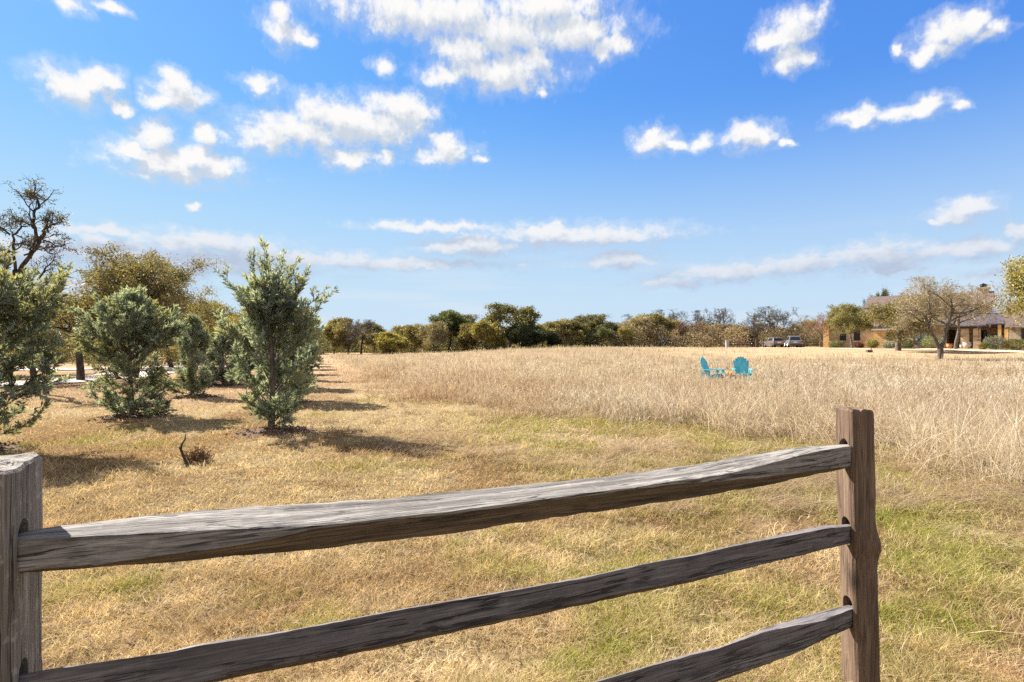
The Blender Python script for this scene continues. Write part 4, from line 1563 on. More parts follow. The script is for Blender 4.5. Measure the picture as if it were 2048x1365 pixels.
tall_oak()
NEAR_LEAF = dict(n=9, r=0.13, L=0.085, W=0.045, cols=[(0.10, 0.092, 0.052), (0.25, 0.22, 0.125), (0.40, 0.30, 0.12)], odd=0.09)
T = oak(411, 5.6, 8.4, 0.28, 0.19, kids=(7, 6, 5, 4), rmin=0.008)
tree_thing('oak_tree', 'broad rounded live oak with yellowish olive leaves beside the gravel driveway', 'tree', at(268, 26), 26, oak_meshes(T, (0.085, 0.068, 0.052), NEAR_LEAF))
T = oak(412, 4.6, 8.5, 0.22, 0.16, kids=(7, 6, 5, 3), rmin=0.010)
lf = dict(NEAR_LEAF, n=9, r=0.17, L=0.13, W=0.07, cols=YELLOW)
tree_thing('oak_tree', 'yellow leaved oak showing behind the rounded live oak', 'tree', at(345, 37), 37, oak_meshes(T, (0.085, 0.068, 0.052), lf))
T = oak(413, 5.0, 7.2, 0.16, 0.17, kids=(7, 5, 5, 3), rmin=0.009)
lf = dict(NEAR_LEAF, n=8, r=0.15, L=0.10, W=0.055)
tree_thing('oak_tree', 'olive oak filling the gap between the gnarled oak and the rounded live oak', 'tree', at(165, 24), 24, oak_meshes(T, (0.085, 0.068, 0.052), lf))
T = oak(414, 4.9, 7.5, 0.24, 0.16, kids=(7, 6, 5, 3), rmin=0.012)
lf = dict(NEAR_LEAF, n=9, r=0.2, L=0.15, W=0.08, cols=OLIVE)
tree_thing('oak_tree', 'low olive oak sloping down behind the spiky front cypress', 'tree', at(425, 48), 48, oak_meshes(T, (0.085, 0.068, 0.052), lf))
T = oak(415, 4.8, 7.5, 0.16, 0.17, kids=(7, 6, 5, 3), rmin=0.009)
lf = dict(NEAR_LEAF, n=9, r=0.16, L=0.11, W=0.06, cols=OLIVE)
tree_thing('oak_tree', 'leafy oak at the far left edge behind the frame edge cypress', 'tree', at(10, 27), 27, oak_meshes(T, (0.085, 0.068, 0.052), lf))

# ---- far tree line: own variants, each tree placed by hand
VAR = {}


def variant(kind, k):
    key = (kind, k)
    if key in VAR:
        return VAR[key]
    sd = hash_seed = {'bare': 500, 'red': 540, 'live': 580, 'olive': 620, 'yellow': 660, 'tan': 700, 'dark': 740, 'open': 780, 'shrubby': 820}[kind] + k
    leaf = lambda cols, n=7, r=0.28, L=0.26, W=0.17, every=1.0: dict(n=n, r=r, L=L, W=W, cols=cols, every=every, cs=0.7)
    if kind == 'bare':
        T = oak(sd, 7, 6.6, 0.30, 0.20, kids=(6, 5, 5, 4, 3), max=5, rmin=0.018, leaf_lvl=5)
        me = oak_meshes(T, TWG, None, tr=0.45)
    elif kind == 'red':
        T = oak(sd, 6, 6.0, 0.22, 0.14, kids=(7, 6, 5, 4, 3), max=5, rmin=0.017, leaf_lvl=5, trop=(0.05, 0.12, 0.12, 0.1, 0.1, 0.1))
        me = oak_meshes(T, TWR, None, tr=0.4)
    elif kind == 'tan':
        T = oak(sd, 6, 6.4, 0.14, 0.13, kids=(8, 6, 5, 4), rmin=0.018)
        me = oak_meshes(T, TWB, leaf(TAN, 4, 0.25, 0.22, 0.12, 0.7), tr=0.5)
    elif kind == 'dark':
        T = oak(sd, 6, 5.5, 0.12, 0.14, kids=(9, 6, 5, 3), rmin=0.018)
        me = oak_meshes(T, (0.04, 0.034, 0.03), leaf(DARK, 11))
    elif kind == 'live':
        T = oak(sd, 8, 8.5, 0.24, 0.22, kids=(7, 6, 5, 4), rmin=0.02)
        me = oak_meshes(T, (0.05, 0.043, 0.036), leaf(GREEN, 8))
    elif kind == 'open':
        T = oak(sd, 8, 8.5, 0.30, 0.22, kids=(6, 5, 4, 4), rmin=0.022)
        me = oak_meshes(T, (0.055, 0.047, 0.04), leaf([(0.085, 0.092, 0.042), (0.19, 0.18, 0.085), (0.25, 0.20, 0.10)], 8, 0.30, 0.26, 0.17, 0.8))
    elif kind == 'olive':
        T = oak(sd, 6, 6.5, 0.2, 0.15, kids=(7, 6, 5, 3), rmin=0.018)
        me = oak_meshes(T, (0.085, 0.068, 0.052), leaf(OLIVE, 8))
    elif kind == 'yellow':
        T = oak(sd, 5, 5, 0.12, 0.1, kids=(8, 6, 5, 3), rmin=0.016)
        me = oak_meshes(T, (0.085, 0.068, 0.05), leaf(YELLOW, 8))
    else:
        T = oak(sd, 5, 5.5, 0.1, 0.1, kids=(9, 6, 5, 3), rmin=0.02)
        me = oak_meshes(T, TWB, leaf([(0.09, 0.08, 0.05), (0.19, 0.165, 0.10), (0.22, 0.15, 0.09)], 5))
    VAR[key] = me
    return me


SIZE = {'bare': (7, 6.6), 'red': (6, 6.0), 'tan': (6, 6.4), 'dark': (6, 5.5), 'live': (8, 8.5), 'open': (8, 8.5), 'olive': (6, 6.5), 'yellow': (5, 5), 'shrubby': (5, 5.5)}
FAR = [  # kind, variant, column, depth, top row, width in photo pixels, label
    ('olive', 0, 668, 92, 650, 62, 'olive oak right beside the spiky cypress at the end of the mown strip'),
    ('bare', 0, 697, 90, 637, 66, 'thin dark oak leaning over the olive oak at the start of the far tree line'),
    ('bare', 1, 722, 93, 638, 74, 'lone slender bare oak with an open crown, left part of the tree line'),
    ('olive', 1, 748, 97, 668, 58, 'low olive scrub oak right of the slender bare oak'),
    ('yellow', 0, 787, 92, 666, 54, 'round yellow green bush standing out low in the far tree line'),
    ('olive', 2, 822, 98, 653, 52, 'small brownish oak between the round yellow green bush and the tall dark oak'),
    ('tan', 0, 868, 95, 645, 66, 'pale grey tan scrub tree in front of the tall dark green oak'),
    ('live', 0, 895, 102, 622, 92, 'tall dark green live oak at the middle of the far tree line'),
    ('open', 1, 928, 104, 630, 60, 'slim open oak directly right of the tall dark green live oak'),
    ('olive', 0, 945, 95, 650, 60, 'pale olive tree before the slim open oak'),
    ('yellow', 1, 972, 93, 645, 56, 'yellow green tree left of the big open live oak with the pale trunk'),
    ('open', 0, 1018, 98, 612, 120, 'largest open live oak of the far tree line with a visible forked trunk'),
    ('dark', 0, 1042, 93, 655, 62, 'dark juniper clump at the foot of the largest open live oak'),
    ('dark', 1, 1084, 93, 662, 54, 'dark juniper clump at the right end of the deep shade'),
    ('olive', 1, 1122, 103, 643, 66, 'olive yellow oak just right of the dark junipers'),
    ('open', 1, 1170, 106, 630, 90, 'spreading olive oak in the middle of the horizon'),
    ('live', 1, 1214, 103, 645, 56, 'dark green round oak beside the bright yellow shrub'),
    ('yellow', 2, 1249, 101, 656, 24, 'bright yellow narrow shrub in the far tree line'),
    ('bare', 2, 1266, 116, 625, 70, 'grey bare oak peeping over the bright yellow shrub'),
    ('tan', 1, 1275, 106, 632, 72, 'thick brown olive tree right of the bright yellow shrub'),
    ('olive', 2, 1312, 108, 630, 62, 'brown green oak with yellowing patches left of the pinkish thicket trees'),
    ('bare', 3, 1340, 117, 617, 80, 'tall bare oak with wide antler-like limbs left of the pinkish trees'),
    ('red', 0, 1362, 106, 640, 74, 'pinkish brown twiggy tree in front of the antler-limbed oak'),
    ('bare', 0, 1388, 118, 620, 76, 'bare oak rising behind the pinkish twiggy tree'),
    ('red', 1, 1413, 108, 648, 58, 'low reddish twiggy tree behind the left turquoise chair'),
    ('bare', 1, 1440, 114, 615, 72, 'dense bare oak standing behind the dark rail fence end'),
    ('tan', 0, 1472, 112, 650, 56, 'grey brown scrubby tree behind the dark rail fence'),
    ('bare', 2, 1503, 112, 626, 66, 'reddish bare oak above the thick gate post'),
    ('bare', 3, 1549, 106, 610, 88, 'biggest bare oak behind the left parked car'),
    ('bare', 0, 1576, 104, 628, 64, 'dark trunked bare oak between the two parked cars'),
    ('tan', 1, 1612, 112, 640, 54, 'brown brushy tree behind the right parked car'),
]
for i, (kind, k, px, Y, top, wpx, lab) in enumerate(FAR):
    me = variant(kind, k)
    x = at(px, Y)
    h0 = float(H(x, Y))
    hh = CAMZ + (HOR - top) * Y / F - h0
    w = wpx * Y / F * 1.08
    s = SIZE[kind]
    nm = {'bare': 'bare_oak', 'red': 'bare_tree', 'tan': 'scrub_tree', 'dark': 'juniper_tree', 'live': 'oak_tree', 'open': 'oak_tree', 'olive': 'oak_tree', 'yellow': 'leafy_bush', 'shrubby': 'scrub_tree'}[kind]
    t = tree_thing(nm, lab, 'bush' if kind == 'yellow' and k != 1 else 'tree', x, Y, me, i * 1.7, 'trees along the far edge of the field')
    t.scale = (w / s[1], w / s[1], hh / s[0])


rng_b = np.random.default_rng(64)
for i in range(20):
    px = 640 + 980 * (i + 0.2 + 0.6 * rng_b.random()) / 20
    Y = 113 + 12 * rng_b.random()
    kind = ('olive', 'tan', 'open', 'olive', 'tan', 'live')[i % 6] if px < 1230 else ('tan', 'bare', 'red', 'tan')[i % 4]
    k = i % 2
    x = at(px, Y)
    h0 = float(H(x, Y))
    hh = CAMZ + (HOR - (638 + 16 * rng_b.random())) * Y / F - h0
    w = (62 + 26 * rng_b.random()) * Y / F
    leafy = px < 1230
    t = tree_thing('background_tree', 'olive tree of the second row, half hidden behind the front trees of the far wood' if leafy else
                   'brown twiggy tree of the second row, half hidden in the far wood at right', 'tree', x, Y, variant(kind, k), i * 2.1,
                   'second row of olive trees in the far wood' if leafy else 'second row of brown trees in the far wood')
    t.scale = (w / SIZE[kind][1], w / SIZE[kind][1], hh / SIZE[kind][0])


def thicket():
    """undergrowth that closes the wood below and behind the single trees"""
    rng = np.random.default_rng(77)
    vs, fs, cs, o = [], [], [], 0
    for i in range(640):
        px = 560 + 1110 * (i + rng.random()) / 520 * 1.0 if i < 520 else -160 + 640 * rng.random()
        Y = 100 + 24 * rng.random()
        if px < 640:
            Y = 84 + 20 * rng.random()
        if i >= 520:
            Y = 40 + 16 * rng.random()
        x = at(px, Y)
        z0 = float(H(x, Y))
        topz = CAMZ + (HOR - (652 + 28 * rng.random() ** 0.8 - (20 * rng.random() if i >= 520 else 0) - 16 * np.clip((px - 1200) / 100, 0, 1) * rng.random())) * Y / F
        n = 300 if i < 520 else 420
        ww = (1.3 + 1.0 * rng.random()) * (1 if i < 520 else 0.7)
        t = rng.random(n)
        hgt = topz - z0
        rr = ww * np.sqrt(rng.random(n)) * np.sqrt(np.clip(1 - (t * 0.95) ** 2.4, 0.05, 1))
        a = rng.random(n) * 6.28
        pos = np.c_[x + rr * np.cos(a), Y + rr * np.sin(a), z0 + t * hgt]
        v, f = leaf_quads(pos, rng.normal(0, 1, (n, 3)) + np.array((0, 0, 0.4)), (0.32 if i < 520 else 0.17) * (0.6 + 0.8 * rng.random(n)), (0.13 if i < 520 else 0.08) * (0.6 + 0.8 * rng.random(n)), rng)
        u = rng.random()
        rightish = np.clip((px - 1180) / 120, 0, 1)
        base = np.array((0.12, 0.12, 0.058)) if u < 0.45 else (np.array((0.24, 0.20, 0.115)) if u < 0.8 else np.array((0.055, 0.068, 0.034)))
        base = base * (1 - rightish) + (np.array((0.26, 0.20, 0.14)) if u < 0.6 else np.array((0.17, 0.145, 0.10))) * rightish
        c = base[None] * (0.55 + 0.9 * rng.random(n))[:, None]
        vs.append(v)
        fs.append(f + o)
        cs.append(np.repeat(c, 4, 0))
        o += len(v)
    me = mesh_np('undergrowth', np.concatenate(vs), np.concatenate(fs), M['leaf'], np.concatenate(cs))
    tag(link('undergrowth', me), 'brushy undergrowth closing the far wood below the trees', 'undergrowth', kind='stuff')


thicket()


# ------------------------------------------------------------------ stone house
M['stone'] = mat_stone('tan_limestone')
M['sun_ochre'] = mat_noise('sun_tinted_ochre_stone', (0.55, 0.33, 0.13), (0.75, 0.50, 0.24), 2.5, 0.9, 0.3)  # stone with the orange of sunlit walls put into its base colour
M['stone_pale'] = mat_noise('pale_stucco', (0.42, 0.39, 0.36), (0.55, 0.52, 0.49), 3, 0.9, 0.1)
M['shingle'] = mat_noise('brown_shingles', (0.085, 0.060, 0.052), (0.17, 0.125, 0.105), 5, 0.9, 0.3, (1, 1, 6))
M['slate'] = mat_noise('purple_grey_shingles', (0.06, 0.052, 0.062), (0.12, 0.10, 0.115), 5, 0.9, 0.3, (1, 1, 6))
M['trim'] = mat_noise('dark_brown_trim', (0.05, 0.03, 0.025), (0.10, 0.06, 0.045), 6, 0.7, 0.0)
M['glass'] = mat_plain('dark_window_glass', (0.012, 0.014, 0.018), 0.08, 0.6)
M['teal_glass'] = mat_plain('curtained_window_glass', (0.10, 0.19, 0.19), 0.25, 0.5)
M['curtain'] = mat_noise('pale_curtain', (0.40, 0.48, 0.47), (0.60, 0.66, 0.64), 12, 0.9, 0.0, (6, 1, 1))
M['door'] = mat_noise('dark_wood_door', (0.03, 0.02, 0.014), (0.07, 0.045, 0.03), 8, 0.6, 0.0, (6, 1, 1))
M['metal'] = mat_plain('dark_metal', (0.05, 0.05, 0.055), 0.4, 0.5, 0.6)

HY0, HROT = 78.0, RAD(-42)
HX0 = at(1830, HY0)
HZ0 = 1.0
ex, ey = math.cos(HROT), math.sin(HROT)


def hx(px, dy=0.0):
    """house-local x seen at a photo column, for a wall standing dy behind the front line"""
    k = (px - 1024) / F
    ox, oy = HX0 - ey * dy, HY0 + ex * dy
    return (k * oy - ox) / (ex - k * ey)


def hz(px, py, dy=0.0):
    t = hx(px, dy)
    Y = HY0 + t * ey + ex * dy
    return CAMZ + (HOR - py) * Y / F - HZ0


house = thing('house', 'tan limestone house with brown shingle roofs behind the drive', 'house', (HX0, HY0, HZ0), HROT)


def gable(name, x0, x1, y0, y1, ze, zr, mat, parent, over=0.5, th=0.14):
    """roof with its ridge along local x"""
    ym = (y0 + y1) / 2
    sl = (zr - ze) / (ym - y0)
    m = MB()
    for s in (-1, 1):
        yo = y0 - over if s < 0 else y1 + over
        zo = ze - over * sl
        prof = [(ym, zr), (yo, zo), (yo, zo + th), (ym, zr + th * 1.15)]
        m.prism(prof, x0 - over * 0.7, x1 + over * 0.7, 'x')
    return m.build(name, mat, parent)


def gable_block(x0, x1, y0, y1, ze, zr, wall_mat, roof_mat, parent):
    m = MB()
    ym = (y0 + y1) / 2
    m.prism([(y0, -0.3), (y1, -0.3), (y1, ze), (ym, zr - 0.02), (y0, ze)], x0, x1, 'x')
    w = m.build('wall', wall_mat, parent)
    r = gable('roof', x0, x1, y0, y1, ze, zr, roof_mat, parent)
    return w, r


def window(x0, x1, z0, z1, y, parent, pane='glass', frame='trim', mull=1):
    f = MB()
    t = 0.09
    f.box(x0, x0 + t, y - 0.08, y + 0.02, z0, z1)
    f.box(x1 - t, x1, y - 0.08, y + 0.02, z0, z1)
    f.box(x0 + t, x1 - t, y - 0.08, y + 0.02, z1 - t, z1)
    f.box(x0 + t, x1 - t, y - 0.08, y + 0.02, z0, z0 + t)
    for i in range(mull):
        xm = x0 + (x1 - x0) * (i + 1) / (mull + 1)
        f.box(xm - 0.025, xm + 0.025, y - 0.06, y + 0.02, z0 + t, z1 - t)
    w = f.build('window', M[frame], parent)
    p = MB().box(x0 + t, x1 - t, y - 0.03, y - 0.008, z0 + t, z1 - t).build('pane', M[pane], w)
    s = MB().box(x0 - 0.12, x1 + 0.12, y - 0.14, y - 0.004, z0 - 0.14, z0 - 0.004).build('sill', M['stone_pale'], w)
    return w


# left wing
lx0, lx1 = hx(1655), hx(1752)
ze = hz(1700, 652)
gable_block(lx0, lx1, 0, 8.5, ze, hz(1700, 618, 4.2), M['stone'], M['shingle'], house)
MB().box(lx0 - 0.45, lx0 + 0.35, -0.55, 0.55, -0.3, ze + 0.55).box(lx0 - 0.55, lx0 + 0.45, -0.65, 0.65, ze + 0.552, ze + 0.75).build('pillar', M['sun_ochre'], house)
window(hx(1680), hx(1692.5), hz(1686, 682), hz(1686, 659), 0, house)
window(hx(1708), hx(1720.5), hz(1714, 682), hz(1714, 660), 0, house)
# flat-topped bay
bx0, bx1 = hx(1747, -1.6), hx(1794, -1.6)
bz = hz(1770, 661, -1.6)
MB().box(bx0, bx1, -1.6, -0.004, -0.3, bz).build('bay_wall', M['sun_ochre'], house)
MB().box(bx0 - 0.2, bx1 + 0.2, -1.8, -0.004, bz + 0.002, bz + 0.22).build('bay_cap', M['stone_pale'], house)
window(hx(1773.5, -1.6), hx(1787, -1.6), hz(1780, 682, -1.6), hz(1780, 666, -1.6), -1.6, house)
# two-storey block behind
mx0, mx1 = hx(1734, 3), hx(1980, 3)
mz = hz(1960, 607, 3)
w_, mainroof = gable_block(mx0, mx1, 3, 11, mz, hz(1960, 586, 7), M['stone_pale'], M['shingle'], house)
cx = hx(1968, 7)
cz = hz(1968, 578, 7)
MB().box(cx - 0.6, cx + 0.6, 6.4, 7.6, mz, cz).box(cx - 0.75, cx + 0.75, 6.25, 7.75, cz + 0.002, cz + 0.18).build('chimney', M['stone'], mainroof)
MB().box(cx - 0.35, cx + 0.35, 6.7, 7.3, cz + 0.182, cz + 0.5).prism([(cx - 0.5, cz + 0.502), (cx + 0.5, cz + 0.502), (cx, cz + 0.75)], 6.6, 7.4, 'y').build('chimney_cap', M['metal'], mainroof)
for pa, pb in ((1940, 1950), (1962, 1971)):
    window(hx(pa, 3), hx(pb, 3), mz - 1.75, mz - 0.55, 3, house)
# long middle room under a lean-to roof
cx0, cx1 = bx1 + 0.01, hx(1893, 0.4)
cze = hz(1840, 652, 0.4)
MB().box(cx0, cx1, 0.4, 2.99, -0.3, cze).build('wall', M['stone'], house)
MB().prism([(-0.4, cze - 0.15), (-0.4, cze + 0.02), (2.99, cze + 2.0), (2.99, cze + 1.8)], cx0 - 0.2, cx1 + 0.3, 'x').build('roof', M['shingle'], house)
wa = window(hx(1827, 0.4), hx(1857, 0.4), hz(1840, 684, 0.4), hz(1840, 660, 0.4), 0.4, house, 'teal_glass', 'trim', 2)
xa, xb = hx(1827, 0.4), hx(1857, 0.4)
z0_, z1_ = hz(1840, 682, 0.4), hz(1840, 661, 0.4)
m = MB()
for s in (-1, 1):
    xs = xa + 0.12 if s < 0 else xb - 0.12
    m.add([(xs, 0.355, z0_), (xs - s * 0.25, 0.355, z0_), (xs - s * 1.05, 0.355, z1_), (xs, 0.355, z1_),
           (xs, 0.362, z0_), (xs - s * 0.25, 0.362, z0_), (xs - s * 1.05, 0.362, z1_), (xs, 0.362, z1_)],
          [(0, 1, 2, 3), (4, 7, 6, 5), (0, 4, 5, 1), (1, 5, 6, 2), (2, 6, 7, 3), (3, 7, 4, 0)])
m.build('curtain', M['curtain'], wa)
# porch
px0, px1 = cx1 + 0.02, hx(2018, -2.4) - 0.01
pz = hz(1950, 652, -0.6)
MB().prism([(-0.9, pz - 0.12), (-0.9, pz + 0.04), (2.99, pz + 1.75), (2.99, pz + 1.57)], px0, px1 + 0.4, 'x').build('porch_roof', M['slate'], house)
MB().box(px0, px1, 2.7, 2.98, -0.3, pz + 1.0).build('porch_wall', M['stone'], house)
d_ = MB().box(hx(1899, 2.7), hx(1911, 2.7), 2.58, 2.69, 0, 2.5).build('door', M['door'], house)
MB().box(hx(1909, 2.7), hx(1909, 2.7) + 0.08, 2.5, 2.575, 1.0, 1.25).build('handle', M['metal'], d_)
for a_, b_ in ((1922, 1938), (1947, 1957), (1958.5, 1961.5)):
    MB().prism([(hx(a_ - 1, -0.5), -0.3), (hx(b_ + 1, -0.5), -0.3), (hx(b_, -0.5), pz - 0.1), (hx(a_, -0.5), pz - 0.1)], -0.6, 0.1).build('column', M['stone'], house)
window(hx(1962, 2.7), hx(1974, 2.7), 0.7, 2.4, 2.68, house)
m = MB().box(px0, px1, -0.75, -0.55, pz - 0.35, pz - 0.13)
m.build('porch_beam', M['trim'], house)
# little hipped entrance roof
hx0_, hx1_ = hx(1972, -1), hx(2012, -1)
hb, ht = hz(1990, 648, -1), hz(1990, 629, -1)
xm = (hx0_ + hx1_) / 2
m = MB()
m.add([(hx0_, -2.2, hb), (hx1_, -2.2, hb), (hx1_, 1.2, hb), (hx0_, 1.2, hb), (xm, -0.5, ht), (hx0_, -2.2, hb - 0.14), (hx1_, -2.2, hb - 0.14), (hx1_, 1.2, hb - 0.14), (hx0_, 1.2, hb - 0.14)],
      [(0, 1, 4), (1, 2, 4), (2, 3, 4), (3, 0, 4), (0, 5, 6, 1), (1, 6, 7, 2), (2, 7, 8, 3), (3, 8, 5, 0), (5, 8, 7, 6)])
m.build('hipped_roof', M['slate'], house)
for a_, b_ in ((1996, 2003), (2009, 2017)):
    MB().box(hx(a_, -2), hx(b_, -2), -2.1, -1.4, -0.3, hb - 0.15).build('column', M['sun_ochre'], house)
# right wing
rx0, rx1 = hx(2018, -2.4), hx(2110, -2.4)
rz_ = hz(2035, 652, -2.4)
gable_block(rx0, rx1, -2.4, 5.5, rz_, rz_ + 2.6, M['stone'], M['shingle'], house)
window(hx(2043, -2.4), hx(2052, -2.4), 1.1, 2.6, -2.4, house)

# ------------------------------------------------------------------ yard: trees, shrubs, pots
def T_leaf(cols, n=6, r=0.2, L=0.17, W=0.10, every=0.8):
    return dict(n=n, r=r, L=L, W=W, cols=cols, every=every, cs=0.8)


def place_tree(name, label, px, Y, top, wpx, T, twig, leaves, W=7.0, Hh=6.0, rz=0.0, bark='bark', lo=2, tr=0.35, group=None):
    x = at(px, Y)
    h0 = float(H(x, Y))
    t = tree_thing(name, label, 'tree', x, Y, oak_meshes(T, twig, leaves, lo, bark, tr), rz, group)
    t.scale = (wpx * Y / F / W, wpx * Y / F / W, (CAMZ + (HOR - top) * Y / F - h0) / Hh)
    return t


YG = 'trees standing round the stone house'
T = oak(901, 6, 7, 0.36, 0.19, kids=(7, 6, 5, 3), rmin=0.014)
place_tree('oak_tree', 'small round live oak in front of the two dark windows', 1705, 75, 609, 84, T, (0.10, 0.085, 0.065), T_leaf([(0.11, 0.11, 0.045), (0.27, 0.25, 0.10), (0.34, 0.29, 0.12)], 9), rz=0.3, group=YG)
T = oak(902, 6, 7, 0.34, 0.27, kids=(7, 6, 5, 4), rmin=0.016, spread=(1.1, 0.9, 0.8, 0.8, 0.8))
place_tree('oak_tree', 'wide olive oak with a thick sunlit trunk by the flat-topped bay', 1797, 66, 590, 150, T, (0.16, 0.13, 0.09), T_leaf(OLIVE, 5, 0.22), rz=1.0, group=YG)
T = oak(903, 6, 7, 0.34, 0.20, kids=(7, 6, 5, 4, 3), max=5, rmin=0.013, leaf_lvl=5)
place_tree('bare_oak', 'bare oak with upright trunk before the dark porch', 1911, 71, 566, 130, T, (0.36, 0.30, 0.22), None, rz=2.1, group=YG)
T = Tree(904)
P = dict(OAK)
P.update(kids=(7, 6, 5, 4, 3), max=5, rmin=0.011, leaf_lvl=4, minz=-0.15, **{'from': (0.45, 0.3, 0.2, 0.2, 0.2)}, spread=(0.8, 0.9, 0.85, 0.8, 0.8))
T.br.append((np.array([(0, 0, -0.15), (0.02, 0, 0.35), (0.03, 0, 0.75)]), np.array((0.24, 0.21, 0.2)), 0))
T.limb((-0.02, 0, 0.6), (-0.42, 0.1, 1), 2.2, 0.16, 0, P)
T.limb((0.06, 0, 0.6), (0.30, -0.1, 1), 2.4, 0.17, 0, P)
T.fit(6, 7)
place_tree('bare_oak', 'spreading nearly bare oak with a forked trunk at the edge of the tall grass', 1880, 51, 545, 176, T, (0.42, 0.36, 0.25), T_leaf([(0.14, 0.125, 0.06), (0.26, 0.23, 0.12), (0.30, 0.23, 0.12)], 1, 0.12, 0.10, 0.05, 0.1), rz=0.0, group=YG)
T = oak(905, 6, 7, 0.20, 0.14, kids=(8, 6, 5, 4, 3), max=5, rmin=0.012, leaf_lvl=5, trop=(0.05, 0.12, 0.12, 0.1, 0.1, 0.1))
place_tree('bare_tree', 'orange brown twiggy multi-stemmed tree at the left end of the house', 1640, 82, 622, 74, T, (0.33, 0.19, 0.10), None, rz=0.9, group=YG)
T = oak(906, 6, 7, 0.22, 0.24, kids=(8, 6, 5, 4), rmin=0.012)
place_tree('oak_tree', 'leafy olive live oak cut by the right frame edge', 2082, 54, 508, 190, T, (0.13, 0.105, 0.08), T_leaf([(0.13, 0.125, 0.045), (0.31, 0.28, 0.10), (0.40, 0.33, 0.12)], 7, 0.2, 0.16, 0.09), rz=0.5, group=YG)
T = oak(907, 6, 7, 0.3, 0.2, kids=(7, 6, 5, 3), rmin=0.02)
place_tree('oak_tree', 'dark oak crown poking above the main roof ridge', 1757, 100, 581, 44, T, (0.05, 0.04, 0.035), T_leaf(GREEN, 8), rz=0.5, group=YG)


def shrub(label, px, Y, hh, w, cols, seed, name='shrub', spiky=False, n=1600, group='shrubs along the house'):
    rng = np.random.default_rng(seed)
    x = at(px, Y)
    if spiky:
        d = rng.normal(0, 1, (90, 3))
        d[:, 2] = np.abs(d[:, 2]) * 0.9 + 0.2
        v, f = leaf_quads(np.tile((0, 0, 0.15), (90, 1)) + d * 0.02, d, np.full(90, hh * 1.05), np.full(90, 0.06), rng)
        c = lerp(cols[0], cols[1], rng.random(90))
    else:
        a = rng.normal(0, 1, (n, 3))
        a /= np.linalg.norm(a, axis=1)[:, None]
        r = (0.55 + 0.45 * rng.random(n)) * (0.85 + 0.3 * fbm(a[:, 0] * 2 + seed, a[:, 1] * 2 + a[:, 2], 1, 2))
        pos = a * r[:, None] * np.array((w / 2, w / 2, hh / 2)) + np.array((0, 0, hh / 2))
        pos = pos[pos[:, 2] > 0.02]
        n = len(pos)
        v, f = leaf_quads(pos, rng.normal(0, 1, (n, 3)) + a[:n] * 0.6, np.full(n, 0.15), np.full(n, 0.075), rng)
        c = lerp(cols[0], cols[1], rng.random(n))
    t = thing(name, label, 'shrub', (x, Y, float(H(x, Y)) - 0.03), 0, group)
    link('foliage', mesh_np('foliage', v, f, M['leaf'], np.repeat(c, 4, 0)), t)
    m = MB()
    for i in range(5):
        a_ = i * 1.26
        m.cyl((0.03 * math.cos(a_), 0.03 * math.sin(a_), -0.05), (0.16 * w * math.cos(a_), 0.16 * w * math.sin(a_), hh * 0.55), 0.025, 0.012, 5)
    m.build('stem', M['bark_dark'], t)
    return t


def hpos(px, dy):
    x = hx(px, dy)
    return HX0 + ex * x - ey * dy, HY0 + ey * x + ex * dy


def hshrub(label, px, dy, hh, w, cols, seed, **kw):
    X, Y = hpos(px, dy)
    return shrub(label, 1024 + X * F / Y, Y, hh, w, cols, seed, **kw)


OLV, SIL = [(0.11, 0.12, 0.05), (0.27, 0.27, 0.12)], [(0.20, 0.22, 0.18), (0.40, 0.42, 0.36)]
hshrub('low green shrub at the foot of the left house corner', 1672, -1.2, 1.2, 2.0, OLV, 1)
hshrub('small reddish shrub below the second dark window', 1718, -1.3, 0.8, 1.3, [(0.12, 0.05, 0.04), (0.25, 0.12, 0.08)], 2)
hshrub('yellow green shrub against the left side of the flat-topped bay', 1746, -2.6, 1.25, 1.4, [(0.18, 0.18, 0.05), (0.40, 0.36, 0.13)], 3)
hshrub('low grey green shrub under the bay window', 1778, -2.9, 0.8, 1.7, SIL, 4)
hshrub('olive shrub right of the thick sunlit oak trunk', 1815, -1.4, 1.2, 1.6, OLV, 5)
hshrub('large rounded green shrub below the curtained window', 1864, -1.6, 1.75, 2.4, [(0.10, 0.13, 0.06), (0.29, 0.31, 0.15)], 6)
hshrub('large silvery rounded shrub beside the entrance columns', 1991, -4.6, 1.75, 2.5, SIL, 7)
hshrub('spiky yucca between the orange pot and the silvery shrub', 1971, -5.2, 0.9, 0.9, [(0.12, 0.16, 0.06), (0.30, 0.34, 0.16)], 8, name='yucca', spiky=True)
hshrub('clipped yellow green hedge shrub under the right wing', 2036, -4.6, 1.35, 3.0, [(0.16, 0.18, 0.05), (0.38, 0.36, 0.12)], 9, n=2400)

M['terracotta'] = mat_noise('terracotta', (0.42, 0.18, 0.07), (0.60, 0.30, 0.12), 6, 0.8, 0.1)
M['pale_pot'] = mat_noise('pale_ceramic', (0.45, 0.38, 0.34), (0.62, 0.54, 0.50), 6, 0.6, 0.1)


def pot(label, px, dy, hh, r, mat):
    X, Y = hpos(px, dy)
    t = thing('flower_pot', label, 'pot', (X, Y, float(H(X, Y)) - 0.02), 0, 'pots by the porch')
    MB().lathe([(r * 0.55, 0), (r * 0.95, hh * 0.45), (r, hh * 0.7), (r * 0.85, hh * 0.9), (r * 0.75, hh * 0.9)], 16).build('body', mat, t, True)
    MB().lathe([(r * 0.84, hh * 0.88), (r * 1.02, hh * 0.9), (r * 1.02, hh), (r * 0.8, hh)], 16).build('rim', mat, t, False)
    return t


